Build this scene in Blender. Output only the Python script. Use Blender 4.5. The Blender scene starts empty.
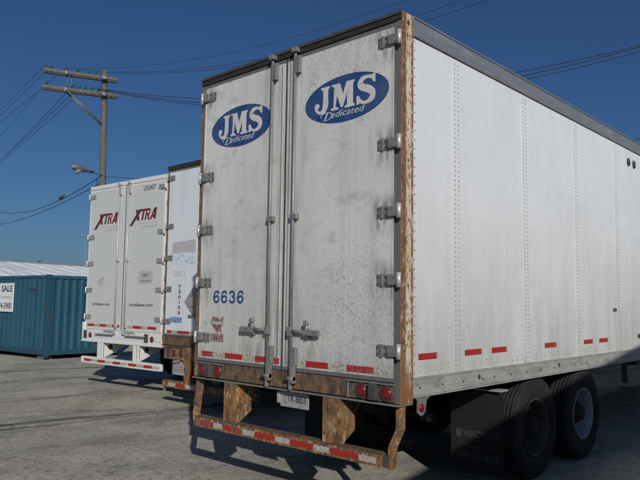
import bpy, bmesh, math, random
from mathutils import Vector, Matrix
R = math.radians
random.seed(7)
SC = bpy.context.scene
COL = SC.collection

# ------------------------------------------------------------------ camera
cam = bpy.data.cameras.new('camera'); cam_o = bpy.data.objects.new('camera', cam); COL.objects.link(cam_o)
cam.sensor_width = 36; cam.lens = 36 * 660.76 / 640; cam.clip_start = .05; cam.clip_end = 3000
_F = Vector((-0.6770962, 0.7300281, 0.0927344)); _R = Vector((0.7339896, 0.6790210, 0.0137732)); _U = Vector((0.0529137, -0.0773919, 0.9955956))
mw = Matrix((_R, _U, -_F)).transposed().to_4x4(); mw.translation = Vector((4.3252, -4.1926, 1.7643)); cam_o.matrix_world = mw
SC.camera = cam_o
# ------------------------------------------------------------------ sky and sun
SUN_AZ, SUN_EL = 125.8, 25.2          # compass angle clockwise from +Y, elevation
w = bpy.data.worlds.new('World'); SC.world = w; w.use_nodes = True
nt = w.node_tree; nt.nodes.clear()
sky = nt.nodes.new('ShaderNodeTexSky'); sky.sky_type = 'NISHITA'; sky.sun_disc = False
sky.sun_elevation = R(SUN_EL); sky.sun_rotation = R(SUN_AZ); sky.altitude = 0; sky.air_density = 1.0; sky.dust_density = 1.0; sky.ozone_density = 10.0
bg = nt.nodes.new('ShaderNodeBackground'); bg.inputs[1].default_value = 0.073
wo = nt.nodes.new('ShaderNodeOutputWorld'); nt.links.new(sky.outputs[0], bg.inputs[0]); nt.links.new(bg.outputs[0], wo.inputs[0])
sl = bpy.data.lights.new('sun', 'SUN'); sl.energy = 5.0; sl.angle = R(.53); sl.color = (1, .96, .905)
so = bpy.data.objects.new('sun', sl); COL.objects.link(so)
sd = Vector((math.sin(R(SUN_AZ)) * math.cos(R(SUN_EL)), math.cos(R(SUN_AZ)) * math.cos(R(SUN_EL)), math.sin(R(SUN_EL))))
so.rotation_euler = sd.to_track_quat('Z', 'Y').to_euler(); so.location = sd * 60
SC.view_settings.view_transform = 'Standard'; SC.view_settings.look = 'None'; SC.view_settings.exposure = -0.64; SC.view_settings.gamma = 1

# ------------------------------------------------------------------ materials
def mk(name, base, layers=(), rough=.6, metal=0., bump=None, rough2=None, spec=None):
    """layers: (colour, (sx,sy,sz), detail, lo, hi, amount, zmask or None)"""
    m = bpy.data.materials.new(name); m.use_nodes = True
    t = m.node_tree; N = t.nodes; L = t.links; bs = N['Principled BSDF']
    bs.inputs['Roughness'].default_value = rough; bs.inputs['Metallic'].default_value = metal
    if spec is not None: bs.inputs['Specular IOR Level'].default_value = spec
    tc = N.new('ShaderNodeTexCoord')
    def noise(sc, det, seed):
        mp = N.new('ShaderNodeMapping'); mp.inputs['Scale'].default_value = sc; mp.inputs['Location'].default_value = (seed * 3.7, seed * 1.3, seed * 2.1)
        L.new(tc.outputs['Object'], mp.inputs[0]); n = N.new('ShaderNodeTexNoise'); n.inputs['Scale'].default_value = 1; n.inputs['Detail'].default_value = det; n.inputs['Roughness'].default_value = .62
        L.new(mp.outputs[0], n.inputs['Vector']); return n.outputs['Fac']
    cur = None; k = 0
    for lay in layers:
        c, sc, det, lo, hi, amt = lay[:6]; zm = lay[6] if len(lay) > 6 else None
        k += 1; f = noise(sc, det, k + len(name))
        mr = N.new('ShaderNodeMapRange'); mr.inputs[1].default_value = lo; mr.inputs[2].default_value = hi; mr.inputs[3].default_value = 0; mr.inputs[4].default_value = amt
        L.new(f, mr.inputs[0]); fac = mr.outputs[0]
        for q_ in ([] if not zm else zm if isinstance(zm, list) else [zm]):
            ax = 2 if len(q_) < 3 else q_[2]
            sx = N.new('ShaderNodeSeparateXYZ'); L.new(tc.outputs['Object'], sx.inputs[0])
            z = N.new('ShaderNodeMapRange'); z.interpolation_type = 'SMOOTHSTEP'
            a, b = q_[0], q_[1]
            if a < b: z.inputs[1].default_value = a; z.inputs[2].default_value = b; z.inputs[3].default_value = 0; z.inputs[4].default_value = 1
            else: z.inputs[1].default_value = b; z.inputs[2].default_value = a; z.inputs[3].default_value = 1; z.inputs[4].default_value = 0
            L.new(sx.outputs[ax], z.inputs[0])
            mu = N.new('ShaderNodeMath'); mu.operation = 'MULTIPLY'; L.new(fac, mu.inputs[0]); L.new(z.outputs[0], mu.inputs[1]); fac = mu.outputs[0]
        mx = N.new('ShaderNodeMix'); mx.data_type = 'RGBA'
        if cur is None: mx.inputs[6].default_value = (*base, 1)
        else: L.new(cur, mx.inputs[6])
        mx.inputs[7].default_value = (*c, 1); L.new(fac, mx.inputs[0]); cur = mx.outputs[2]
    if cur is None: bs.inputs['Base Color'].default_value = (*base, 1)
    else: L.new(cur, bs.inputs['Base Color'])
    if rough2:
        mr = N.new('ShaderNodeMapRange'); mr.inputs[3].default_value = rough; mr.inputs[4].default_value = rough2; mr.inputs[1].default_value = .35; mr.inputs[2].default_value = .65
        L.new(noise((6, 6, 6), 4, 9), mr.inputs[0]); L.new(mr.outputs[0], bs.inputs['Roughness'])
    if bump:
        sc, st, dist = bump; b = N.new('ShaderNodeBump'); b.inputs['Strength'].default_value = st; b.inputs['Distance'].default_value = dist
        L.new(noise(sc, 5, 4), b.inputs['Height']); L.new(b.outputs[0], bs.inputs['Normal'])
    return m

M = {}
GR = (.16, .155, .14); DK = (.06, .058, .052)
M['side'] = mk('painted_aluminium_side', (.75, .77, .775), [((.64, .66, .66), (.5, .4, .3), 3, .42, .68, .6), ((.48, .48, .465), (1.2, 1.3, .5), 4, .2, .65, .85, (3.0, 1.2)),((.54, .54, .53), (1, .9, .9), 7, .5, .66, .2),
    ((.42, .41, .38), (14, 7, .5), 6, .42, .72, .75, (2.1, 1.2)), ((.50, .495, .47), (12, 5, .3), 5, .5, .8, .5, (3.4, 1.5)), ((.28, .26, .23), (50, 50, 50), 3, .70, .76, .6), ((.38, .37, .34), (9, 9, 7), 6, .5, .7, .6, (1.5, 1.18))], rough=.42, rough2=.6, bump=((1.5, 1.6, .9), .45, .03))
_d = [((.52, .51, .485), (1.3, 2, .8), 5, .38, .66, .8), ((.43, .42, .39), (10, 3, .25), 5, .52, .76, .55), ((.44, .435, .40), (2, 2, 2), 4, .2, .6, .45, (2.4, 1.3)),
    ((.26, .25, .225), (66, 20, 36), 8, .53, .66, .8, [(2.45, 1.85), (.25, .7, 0)]), ((.29, .28, .255), (60, 20, 40), 7, .56, .68, .6, [(2.2, 1.7)]), ((.25, .24, .215), (75, 20, 52), 6, .60, .66, .7),
    ((.32, .31, .285), (4, 3, 5), 8, .56, .74, .6), ((.25, .24, .215), (60, 20, 24), 7, .54, .66, .6, [(3.3, 3.7), (-.1, .3, 0)]), ((.26, .25, .22), (14, 20, 1.0), 6, .47, .68, .75, [(.40, .12, 0), (-.45, -.15, 0)]),
    ((.20, .185, .16), (30, 9, 2.0), 6, .45, .68, .75, (1.42, 1.15)), ((.22, .21, .19), (10, 9, 3.0), 7, .48, .66, .7, [(1.85, 1.3), (.75, .3, 0), (-.75, -.3, 0)])]
for _h in (1.94, 2.48, 3.03, 3.88):
    for _m in ((.96, 1.10, 0), (-.98, -1.12, 0)): _d.append(((.15, .145, .125), (22, 9, 4.5), 7, .40, .62, .85, [_m, (_h - .26, _h - .03), (_h + .20, _h + .04)]))
M['door'] = mk('grimy_white_door', (.66, .655, .625), _d, rough=.55, bump=((3, 2, 1.5), .2, .015))
M['clean'] = mk('white_leased_door', (.56, .575, .565), [((.55, .55, .52), (3, 3, .6), 4, .5, .75, .6), ((.42, .42, .39), (22, 6, .6), 5, .6, .85, .5, (2.2, 1.1))], rough=.45)
M['blue_white'] = mk('bluish_white_door', (.70, .735, .765), [((.6, .62, .64), (3, 3, .6), 4, .48, .7, .6), ((.4, .38, .34), (24, 6, .6), 5, .62, .85, .6), ((.33, .28, .2), (8, 8, 2), 5, .66, .8, .5)], rough=.45)
M['rail'] = mk('weathered_top_rail', (.165, .18, .205), [((.25, .265, .285), (5, 3, 12), 6, .5, .72, .7), ((.09, .09, .1), (12, 5, 30), 6, .58, .75, .7)], rough=.65, metal=0, bump=((9, 5, 20), .3, .01))
M['brail'] = mk('weathered_bottom_rail', (.40, .40, .38), [((.26, .255, .24), (6, 3, 10), 6, .45, .68, .8), ((.12, .115, .10), (14, 7, 16), 6, .58, .75, .8), ((.5, .49, .46), (20, 2, 20), 4, .6, .8, .4)], rough=.55, metal=.2)
M['jamb'] = mk('grey_door_gasket', (.12, .12, .118), [((.19, .19, .18), (20, 9, 3), 5, .5, .7, .6), ((.07, .07, .07), (20, 20, 6), 5, .6, .72, .7)], rough=.7)
M['seal'] = mk('black_rubber_seal', (.05, .05, .05), [((.12, .12, .11), (20, 9, 5), 5, .5, .7, .6)], rough=.8)
M['post'] = mk('cream_post_with_rust', (.62, .57, .46), [((.46, .40, .29), (9, 9, 3), 5, .42, .62, .7), ((.26, .12, .042), (46, 46, 22), 8, .54, .585, 1), ((.15, .065, .022), (44, 44, 14), 7, .59, .64, .9),
    ((.25, .112, .038), (34, 34, 20), 8, .32, .46, 1, (.075, .045, 1)), ((.25, .112, .038), (34, 34, 20), 8, .36, .50, 1, (.115, .14, 1)), ((.12, .055, .022), (34, 34, 18), 8, .48, .58, .85, (.075, .04, 1)), ((.22, .10, .035), (26, 26, 12), 6, .38, .5, 1, (1.45, 1.05))], rough=.78, bump=((60, 60, 40), .4, .004))
M['hingelight'] = mk('light_zinc_hinge', (.36, .36, .34), [((.2, .2, .19), (30, 30, 30), 5, .5, .7, .8)], rough=.5, metal=.3)
M['rust'] = mk('rusty_steel_sill', (.12, .082, .052), [((.26, .125, .042), (13, 13, 13), 8, .51, .6, .8), ((.36, .17, .055), (44, 44, 40), 8, .585, .65, .8), ((.035, .03, .026), (20, 20, 9), 8, .50, .62, .85), ((.17, .155, .13), (26, 26, 22), 6, .58, .68, .5)], rough=.85, bump=((50, 50, 50), .5, .004))
M['rustpaint'] = mk('flaking_rusty_guard', (.26, .12, .036), [((.10, .055, .03), (15, 15, 9), 8, .46, .55, .9), ((.44, .35, .20), (22, 22, 9), 8, .565, .60, .85), ((.04, .032, .026), (34, 34, 18), 8, .55, .63, .85), ((.34, .155, .045), (44, 44, 30), 8, .56, .62, .8), ((.13, .12, .10), (7, 7, 4), 5, .5, .66, .7)], rough=.88, bump=((50, 50, 50), .5, .004))
M['darkhead'] = mk('blackened_header', (.022, .019, .018), [((.11, .05, .022), (12, 12, 30), 7, .56, .66, .8), ((.1, .1, .1), (5, 9, 30), 5, .55, .7, .4)], rough=.75)
M['hinge'] = mk('grimy_zinc_hinge', (.27, .27, .255), [((.12, .115, .105), (30, 30, 30), 5, .5, .7, .8), ((.4, .4, .38), (40, 40, 40), 5, .6, .72, .6)], rough=.5, metal=.4)
M['knuckle'] = mk('bright_zinc_knuckle', (.6, .6, .57), [((.28, .24, .18), (30, 30, 20), 5, .55, .7, .7)], rough=.4, metal=.4)
M['rod'] = mk('grey_lock_rod', (.24, .24, .23), [((.36, .36, .34), (20, 20, 3), 5, .5, .7, .6), ((.11, .1, .09), (40, 40, 8), 5, .58, .7, .8)], rough=.5, metal=.35)
M['rodlight'] = mk('light_lock_rod', (.5, .5, .48), [((.3, .3, .28), (20, 20, 3), 5, .5, .7, .6)], rough=.5, metal=.35)
M['whitemetal'] = mk('white_painted_steel', (.70, .70, .67), [((.45, .44, .4), (8, 8, 8), 6, .55, .75, .6), ((.3, .27, .22), (25, 25, 25), 6, .66, .75, .7)], rough=.5)
M['creammetal'] = mk('worn_white_post', (.60, .57, .49), [((.4, .37, .30), (8, 8, 3), 6, .45, .65, .8), ((.17, .095, .045), (25, 25, 6), 7, .53, .62, .9)], rough=.6)
M['rivet'] = mk('dull_rivet', (.34, .29, .25), [], rough=.6, metal=.2)
M['boltdark'] = mk('dark_bolt', (.09, .085, .08), [], rough=.6, metal=.3)
M['black'] = mk('black_chassis_paint', (.012, .012, .012), [((.03, .024, .02), (6, 6, 6), 6, .5, .7, .7)], rough=.8)
M['tyre'] = mk('dusty_tyre_rubber', (.011, .011, .011), [((.032, .029, .026), (5, 5, 5), 6, .5, .7, .7)], rough=.85, bump=((40, 40, 40), .3, .003))
M['rimdark'] = mk('dusty_dark_rim', (.04, .038, .034), [((.05, .045, .04), (8, 8, 8), 6, .5, .65, .8)], rough=.7)
M['rim'] = mk('worn_white_rim', (.24, .265, .29), [((.3, .3, .3), (8, 8, 8), 6, .5, .65, .8), ((.12, .1, .08), (14, 14, 14), 6, .57, .7, .9)], rough=.5)
M['flap'] = mk('dusty_black_mud_flap', (.007, .007, .007), [((.016, .015, .014), (3, 3, 5), 6, .45, .7, .7)], rough=.8)
M['flaptext'] = mk('faded_flap_lettering', (.055, .055, .053), [((.03, .03, .03), (40, 20, 40), 5, .5, .62, .8)], rough=.8)
M['tapered'] = mk('red_reflective_tape', (.38, .020, .018), [((.22, .025, .022), (30, 30, 30), 5, .55, .7, .7), ((.16, .07, .035), (50, 50, 50), 7, .60, .66, .8)], rough=.35)
M['taperedworn'] = mk('worn_red_reflective_tape', (.32, .025, .024), [((.30, .27, .25), (55, 40, 70), 5, .55, .62, .75)], rough=.45)
M['tapewhite'] = mk('white_reflective_tape', (.50, .49, .44), [((.25, .22, .17), (45, 45, 45), 7, .46, .58, .85), ((.24, .12, .05), (30, 30, 30), 7, .58, .66, .7)], rough=.4)
M['lens'] = mk('red_lamp_lens', (.20, .010, .012), [((.10, .01, .01), (40, 40, 40), 3, .5, .7, .7)], rough=.25)
M['blue'] = mk('navy_logo_vinyl', (.022, .06, .19), [((.06, .10, .20), (3, 9, 3), 6, .42, .66, .8), ((.10, .13, .2), (12, 9, .8), 6, .55, .75, .6), ((.14, .17, .22), (60, 30, 60), 5, .66, .72, .6)], rough=.45)
M['numblue'] = mk('blue_number_vinyl', (.018, .08, .22), [((.10, .15, .24), (30, 9, 20), 7, .54, .64, .7)], rough=.5)
M['logowhite'] = mk('white_logo_vinyl', (.60, .59, .55), [((.42, .41, .38), (12, 9, 9), 6, .5, .7, .7), ((.2, .2, .2), (60, 30, 60), 5, .64, .72, .5)], rough=.5)
M['darkred'] = mk('dark_red_lettering', (.14, .022, .018), [], rough=.5)
M['brown'] = mk('dark_brown_lettering', (.07, .035, .03), [], rough=.5)
M['greytext'] = mk('grey_lettering', (.2, .2, .2), [], rough=.6)
M['placard'] = mk('grey_placard', (.30, .295, .28), [((.24, .235, .22), (12, 9, 9), 5, .5, .7, .6)], rough=.6)
M['faint'] = mk('pale_grey_vinyl', (.45, .44, .42), [((.5, .5, .49), (12, 9, 9), 5, .5, .7, .6)], rough=.6)
M['greytape'] = mk('faded_grey_patch', (.46, .46, .47), [((.38, .39, .41), (12, 9, 9), 5, .5, .7, .6)], rough=.6)
M['bluescuff'] = mk('blue_scuffed_residue', (.66, .72, .78), [((.30, .42, .56), (16, 9, 20), 6, .52, .58, .9)], rough=.5)
M['bluetext'] = mk('bright_blue_sticker', (.09, .24, .5), [], rough=.5)
M['emblem'] = mk('worn_emblem_vinyl', (.25, .045, .04), [((.25, .25, .24), (35, 20, 35), 5, .45, .55, .9)], rough=.5)
M['plate'] = mk('dirty_number_plate', (.34, .34, .33), [((.17, .16, .14), (16, 9, 20), 6, .5, .65, .8)], rough=.5)
M['platetext'] = mk('number_plate_characters', (.03, .035, .06), [], rough=.5)
M['roof'] = mk('trailer_roof_sheet', (.6, .6, .6), [((.4, .4, .4), (.8, .5, 1), 5, .45, .7, .7)], rough=.5)
M['container'] = mk('blue_container_steel', (.014, .080, .125), [((.020, .105, .150), (.8, .8, .6), 4, .45, .7, .8), ((.010, .05, .08), (5, 5, .5), 5, .5, .72, .7), ((.12, .05, .03), (4, 4, 3.0), 7, .64, .70, .85), ((.12, .17, .21), (9, 9, 7), 7, .68, .75, .6), ((.02, .115, .165), (3, 3, .3), 5, .5, .7, .5),
    ((.07, .05, .04), (6, 6, 8), 6, .42, .6, .85, (.28, .1))], rough=.65, bump=((8, 8, 8), .2, .01))
M['contdark'] = mk('dark_blue_frame_steel', (.012, .065, .10), [((.10, .05, .03), (6, 6, 6), 7, .59, .67, .9), ((.03, .03, .03), (9, 9, 9), 5, .56, .7, .6)], rough=.7)
M['signwhite'] = mk('white_sign_board', (.72, .72, .70), [((.6, .6, .58), (5, 5, 5), 4, .5, .7, .5)], rough=.5)
M['signtext'] = mk('dark_sign_lettering', (.02, .06, .12), [], rough=.5)
M['signtan'] = mk('faded_tan_lettering', (.42, .36, .28), [], rough=.5)
M['wood'] = mk('weathered_pole_wood', (.12, .108, .095), [((.17, .155, .135), (14, 14, .8), 6, .45, .65, .8), ((.07, .055, .045), (22, 22, 1.2), 6, .58, .7, .8)], rough=.9, bump=((24, 24, 1.5), .6, .02))
M['crosswood'] = mk('weathered_crossarm_wood', (.12, .105, .09), [((.19, .17, .145), (9, 9, 20), 6, .45, .65, .8), ((.06, .05, .04), (10, 10, 22), 6, .56, .7, .8)], rough=.9)
M['steel'] = mk('dull_galvanised_steel', (.16, .17, .18), [((.26, .27, .28), (9, 9, 9), 5, .5, .7, .6)], rough=.5, metal=.4)
M['insul'] = mk('dark_glass_insulator', (.03, .06, .075), [], rough=.25)
M['wire'] = mk('black_cable_sheath', (.02, .022, .026), [], rough=.7)
M['lamp'] = mk('grey_lamp_casting', (.22, .235, .25), [((.14, .15, .16), (9, 9, 9), 5, .5, .7, .6)], rough=.5, metal=.3)
M['lampglass'] = mk('frosted_lamp_glass', (.30, .33, .36), [], rough=.2)
M['whiteroof'] = mk('white_sheet_metal_roof', (.88, .90, .88), [((.72, .74, .73), (.35, .35, .35), 5, .48, .68, .7), ((.6, .62, .61), (.3, .5, .1), 4, .58, .75, .5)], rough=.5)
M['whitewall'] = mk('off_white_wall', (.55, .55, .53), [((.42, .42, .4), (.5, .5, .5), 5, .5, .7, .6)], rough=.7)
M['greywall'] = mk('grey_shed_cladding', (.2, .21, .23), [], rough=.7)
M['bark'] = mk('grey_bark', (.12, .10, .085), [((.07, .055, .045), (6, 6, 2), 5, .45, .65, .8)], rough=.9)
M['twig'] = mk('bare_twig', (.11, .095, .085), [], rough=.9)
M['stone'] = mk('pale_gravel_stone', (.28, .27, .25), [((.14, .135, .125), (30, 30, 30), 3, .45, .6, .9), ((.40, .385, .35), (22, 22, 22), 3, .60, .68, .7)], rough=.9)
M['alu'] = mk('aluminium_wall_inside', (.5, .5, .5), [], rough=.5)

def ground_material():
    m = bpy.data.materials.new('packed_gravel_asphalt'); m.use_nodes = True
    t = m.node_tree; N = t.nodes; L = t.links; bs = N['Principled BSDF']; bs.inputs['Roughness'].default_value = .92; bs.inputs['Specular IOR Level'].default_value = .2
    tc = N.new('ShaderNodeTexCoord')
    def noise(sc, det, rg=.6, loc=(0, 0, 0), src=None):
        mp = N.new('ShaderNodeMapping'); mp.inputs['Scale'].default_value = sc; mp.inputs['Location'].default_value = loc
        L.new(src or tc.outputs['Object'], mp.inputs[0]); n = N.new('ShaderNodeTexNoise'); n.inputs['Scale'].default_value = 1; n.inputs['Detail'].default_value = det; n.inputs['Roughness'].default_value = rg
        L.new(mp.outputs[0], n.inputs['Vector']); return n.outputs['Fac']
    def ramp(f, lo, hi, a=0, b=1):
        r = N.new('ShaderNodeMapRange'); r.inputs[1].default_value = lo; r.inputs[2].default_value = hi; r.inputs[3].default_value = a; r.inputs[4].default_value = b; L.new(f, r.inputs[0]); return r.outputs[0]
    def math_(op, a, b=None, c=None):
        n = N.new('ShaderNodeMath'); n.operation = op
        for i, v in enumerate((a, b, c)):
            if v is None: continue
            if isinstance(v, (int, float)): n.inputs[i].default_value = v
            else: L.new(v, n.inputs[i])
        return n.outputs[0]
    def mix(a, c, f):
        x = N.new('ShaderNodeMix'); x.data_type = 'RGBA'; L.new(f, x.inputs[0])
        if isinstance(a, tuple): x.inputs[6].default_value = (*a, 1)
        else: L.new(a, x.inputs[6])
        x.inputs[7].default_value = (*c, 1); return x.outputs[2]
    c = mix((.52, .48, .385), (.38, .35, .28), ramp(noise((.7, .7, .7), 6), .42, .6))
    c = mix(c, (.55, .52, .45), ramp(noise((.25, .25, .25), 4, loc=(4, 2, 0)), .5, .7, 0, .8))
    c = mix(c, (.16, .15, .13), ramp(noise((1.3, .6, 1), 8, .75, (3, 8, 0)), .5, .66, 0, .7))
    c = mix(c, (.15, .142, .125), ramp(noise((11, 11, 11), 6, .7, (7, 1, 0)), .52, .66, 0, .7))
    c = mix(c, (.18, .17, .145), ramp(noise((34, 34, 34), 4, .7), .50, .66, 0, .75))
    c = mix(c, (.62, .60, .54), ramp(noise((60, 60, 60), 3, .6, (5, 5, 5)), .56, .66, 0, .85))
    # tyre tracks running across the yard (tracks lie along Y, wobbling)
    sp = N.new('ShaderNodeSeparateXYZ'); L.new(tc.outputs['Object'], sp.inputs[0])
    wob = math_('MULTIPLY', math_('SUBTRACT', noise((.28, .28, .28), 3, .5, (1, 1, 0)), .5), 1.3)
    brk = ramp(noise((.8, .8, .8), 5, .6, (9, 3, 0)), .30, .55)
    fine = math_('MULTIPLY', math_('SUBTRACT', noise((7, 7, 7), 4, .6, (2, 1, 0)), .5), .16)
    def track(x0, slope, wd, amt, cur, wmul=1.0, col=(.075, .068, .06)):
        d = math_('SUBTRACT', sp.outputs[0], x0); d = math_('SUBTRACT', d, math_('MULTIPLY', sp.outputs[1], slope))
        d = math_('ADD', d, math_('MULTIPLY', wob, wmul)); d = math_('ADD', d, fine); d = math_('ABSOLUTE', d)
        f = math_('MULTIPLY', ramp(d, wd * .35, wd, amt, 0), brk)
        return mix(cur, col, f)
    c = track(-5.25, .14, .13, .95, c); c = track(-4.95, .1, .08, .85, c)
    c = track(-4.6, .16, .34, .35, c)
    c = track(-7.4, -.10, .14, .35, c, 1.4); c = track(-8.1, .3, .12, .3, c, 1.6); c = track(-9.9, -.05, .25, .3, c, 1.8); c = track(-3.3, .35, .10, .22, c, 1.2); c = track(-11.9, .05, .22, .6, c, 1.0)
    c = track(-6.3, .5, .2, .3, c, 1.6)
    vo = N.new('ShaderNodeTexVoronoi'); vo.feature = 'DISTANCE_TO_EDGE'; vo.inputs['Scale'].default_value = .42
    wv = N.new('ShaderNodeTexNoise'); wv.inputs['Scale'].default_value = 2.2; wv.inputs['Detail'].default_value = 5; L.new(tc.outputs['Object'], wv.inputs['Vector'])
    vm = N.new('ShaderNodeVectorMath'); vm.operation = 'SCALE'; vm.inputs[3].default_value = .9; L.new(wv.outputs['Color'], vm.inputs[0])
    va = N.new('ShaderNodeVectorMath'); va.operation = 'ADD'; L.new(tc.outputs['Object'], va.inputs[0]); L.new(vm.outputs[0], va.inputs[1]); L.new(va.outputs[0], vo.inputs['Vector'])
    crk = math_('MULTIPLY', ramp(vo.outputs['Distance'], .001, .007, .5, 0), ramp(noise((.35, .35, .35), 3, .5, (6, 6, 0)), .5, .58))
    c = mix(c, (.09, .085, .075), crk)
    L.new(c, bs.inputs['Base Color'])
    h = math_('ADD', math_('MULTIPLY', noise((55, 55, 55), 4, .7), .5), noise((8, 8, 8), 6, .7, (1, 4, 2)))
    b = N.new('ShaderNodeBump'); b.inputs['Strength'].default_value = .8; b.inputs['Distance'].default_value = .02; L.new(h, b.inputs['Height'])
    L.new(b.outputs[0], bs.inputs['Normal'])
    return m
M['ground'] = ground_material()

# ------------------------------------------------------------------ mesh helpers
class MB:
    def __init__(s): s.bm = bmesh.new(); s.mats = []; s.sm = False
    def mi(s, m):
        if m not in s.mats: s.mats.append(m)
        return s.mats.index(m)
    def poly(s, pts, m):
        f = s.bm.faces.new([s.bm.verts.new(p) for p in pts]); f.material_index = s.mi(m); return f
    def box(s, x0, x1, y0, y1, z0, z1, m, bev=0, skip=()):
        i = s.mi(m); before = set(s.bm.faces) if bev else None
        v = [s.bm.verts.new((x, y, z)) for x in (x0, x1) for y in (y0, y1) for z in (z0, z1)]
        fs = []
        for q in ((0, 1, 3, 2), (4, 6, 7, 5), (0, 4, 5, 1), (2, 3, 7, 6), (0, 2, 6, 4), (1, 5, 7, 3)):
            f = s.bm.faces.new([v[k] for k in q]); f.material_index = i; fs.append(f)
        if bev:
            es = list({e for f in fs for e in f.edges})
            r = bmesh.ops.bevel(s.bm, geom=es, offset=bev, segments=2, affect='EDGES', profile=.6)
            for f in r['faces']: f.material_index = i
        return s
    def prism(s, pts, axis, a, b, m):
        """pts 2D polygon in the plane normal to axis, extruded a..b"""
        i = s.mi(m)
        def P(p, t): return (t, p[0], p[1]) if axis == 0 else ((p[0], t, p[1]) if axis == 1 else (p[0], p[1], t))
        A = [s.bm.verts.new(P(p, a)) for p in pts]; B = [s.bm.verts.new(P(p, b)) for p in pts]
        n = len(pts)
        fs = [s.bm.faces.new(A), s.bm.faces.new(B[::-1])] + [s.bm.faces.new((A[k], B[k], B[(k + 1) % n], A[(k + 1) % n])) for k in range(n)]
        for f in fs: f.material_index = i
        return s
    def tube(s, pts, r, m, n=10, caps=True):
        i = s.mi(m); pts = [Vector(p) for p in pts]; rs = r if isinstance(r, (list, tuple)) else [r] * len(pts); rings = []
        for k, p in enumerate(pts):
            d = (pts[min(k + 1, len(pts) - 1)] - pts[max(k - 1, 0)]).normalized()
            u = d.cross(Vector((0, 0, 1)) if abs(d.z) < .9 else Vector((0, 1, 0))).normalized(); v = d.cross(u)
            rings.append([s.bm.verts.new(p + (u * math.cos(a) + v * math.sin(a)) * rs[k]) for a in [2 * math.pi * j / n for j in range(n)]])
        for A, B in zip(rings, rings[1:]):
            for j in range(n):
                f = s.bm.faces.new((A[j], A[(j + 1) % n], B[(j + 1) % n], B[j])); f.material_index = i; f.smooth = n > 5
        if caps:
            for q in (rings[0][::-1], rings[-1]):
                f = s.bm.faces.new(q); f.material_index = i
        return s
    def lathe(s, prof, o, axis, m, n=32, a0=0, smooth=True, caps=3):
        """prof list of (r, t) ; axis 'x','y','z'"""
        i = s.mi(m); o = Vector(o); rings = []
        for r, t in prof:
            ring = []
            for j in range(n):
                a = a0 + 2 * math.pi * j / n; c, q = r * math.cos(a), r * math.sin(a)
                ring.append(s.bm.verts.new(o + (Vector((t, c, q)) if axis == 'x' else Vector((c, t, q)) if axis == 'y' else Vector((c, q, t)))))
            rings.append(ring)
        for A, B in zip(rings, rings[1:]):
            for j in range(n):
                f = s.bm.faces.new((A[j], A[(j + 1) % n], B[(j + 1) % n], B[j])); f.material_index = i; f.smooth = smooth
        for q in ([rings[0]] if caps & 1 else []) + ([rings[-1]] if caps & 2 else []):
            f = s.bm.faces.new(q); f.material_index = i
        return s
    def build(s, name, parent=None, loc=None):
        bmesh.ops.recalc_face_normals(s.bm, faces=s.bm.faces)
        me = bpy.data.meshes.new(name); s.bm.to_mesh(me); s.bm.free()
        for m in s.mats: me.materials.append(M[m])
        o = bpy.data.objects.new(name, me); COL.objects.link(o); o.parent = parent
        if loc: o.location = loc
        return o

def tag(o, label=None, cat=None, group=None, kind=None):
    if label: o['label'] = label
    if cat: o['category'] = cat
    if group: o['group'] = group
    if kind: o['kind'] = kind
    return o
def thing(name, label, cat, loc=(0, 0, 0), rz=0, group=None):
    o = bpy.data.objects.new(name, None); COL.objects.link(o); o.location = loc; o.rotation_euler = (0, 0, rz); o.empty_display_size = .3
    return tag(o, label, cat, group)

def text_bm(mb, body, x0, x1, z0, z1, y, m, bold=0., shear=0., spacing=1., th=.0008, keep=False):
    """flat lettering facing -Y, fitted to a box"""
    cu = bpy.data.curves.new('txt', 'FONT'); cu.body = body; cu.size = 1; cu.offset = bold; cu.shear = shear; cu.space_character = spacing; cu.resolution_u = 5
    o = bpy.data.objects.new('txt', cu); COL.objects.link(o); dg = bpy.context.evaluated_depsgraph_get(); dg.update()
    me = bpy.data.meshes.new_from_object(o.evaluated_get(dg)); bpy.data.objects.remove(o); bpy.data.curves.remove(cu)
    xs = [v.co.x for v in me.vertices]; ys = [v.co.y for v in me.vertices]
    ax, bx, ay, by = min(xs), max(xs), min(ys), max(ys)
    i = mb.mi(m); vs = []
    for v in me.vertices:
        vs.append(mb.bm.verts.new((x0 + (v.co.x - ax) / (bx - ax) * (x1 - x0), y, z0 + (v.co.y - ay) / (by - ay) * (z1 - z0))))
    nf = []
    for p in me.polygons:
        try: f = mb.bm.faces.new([vs[k] for k in p.vertices]); f.material_index = i; nf.append(f)
        except ValueError: pass
    bpy.data.meshes.remove(me)
    return mb

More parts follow.
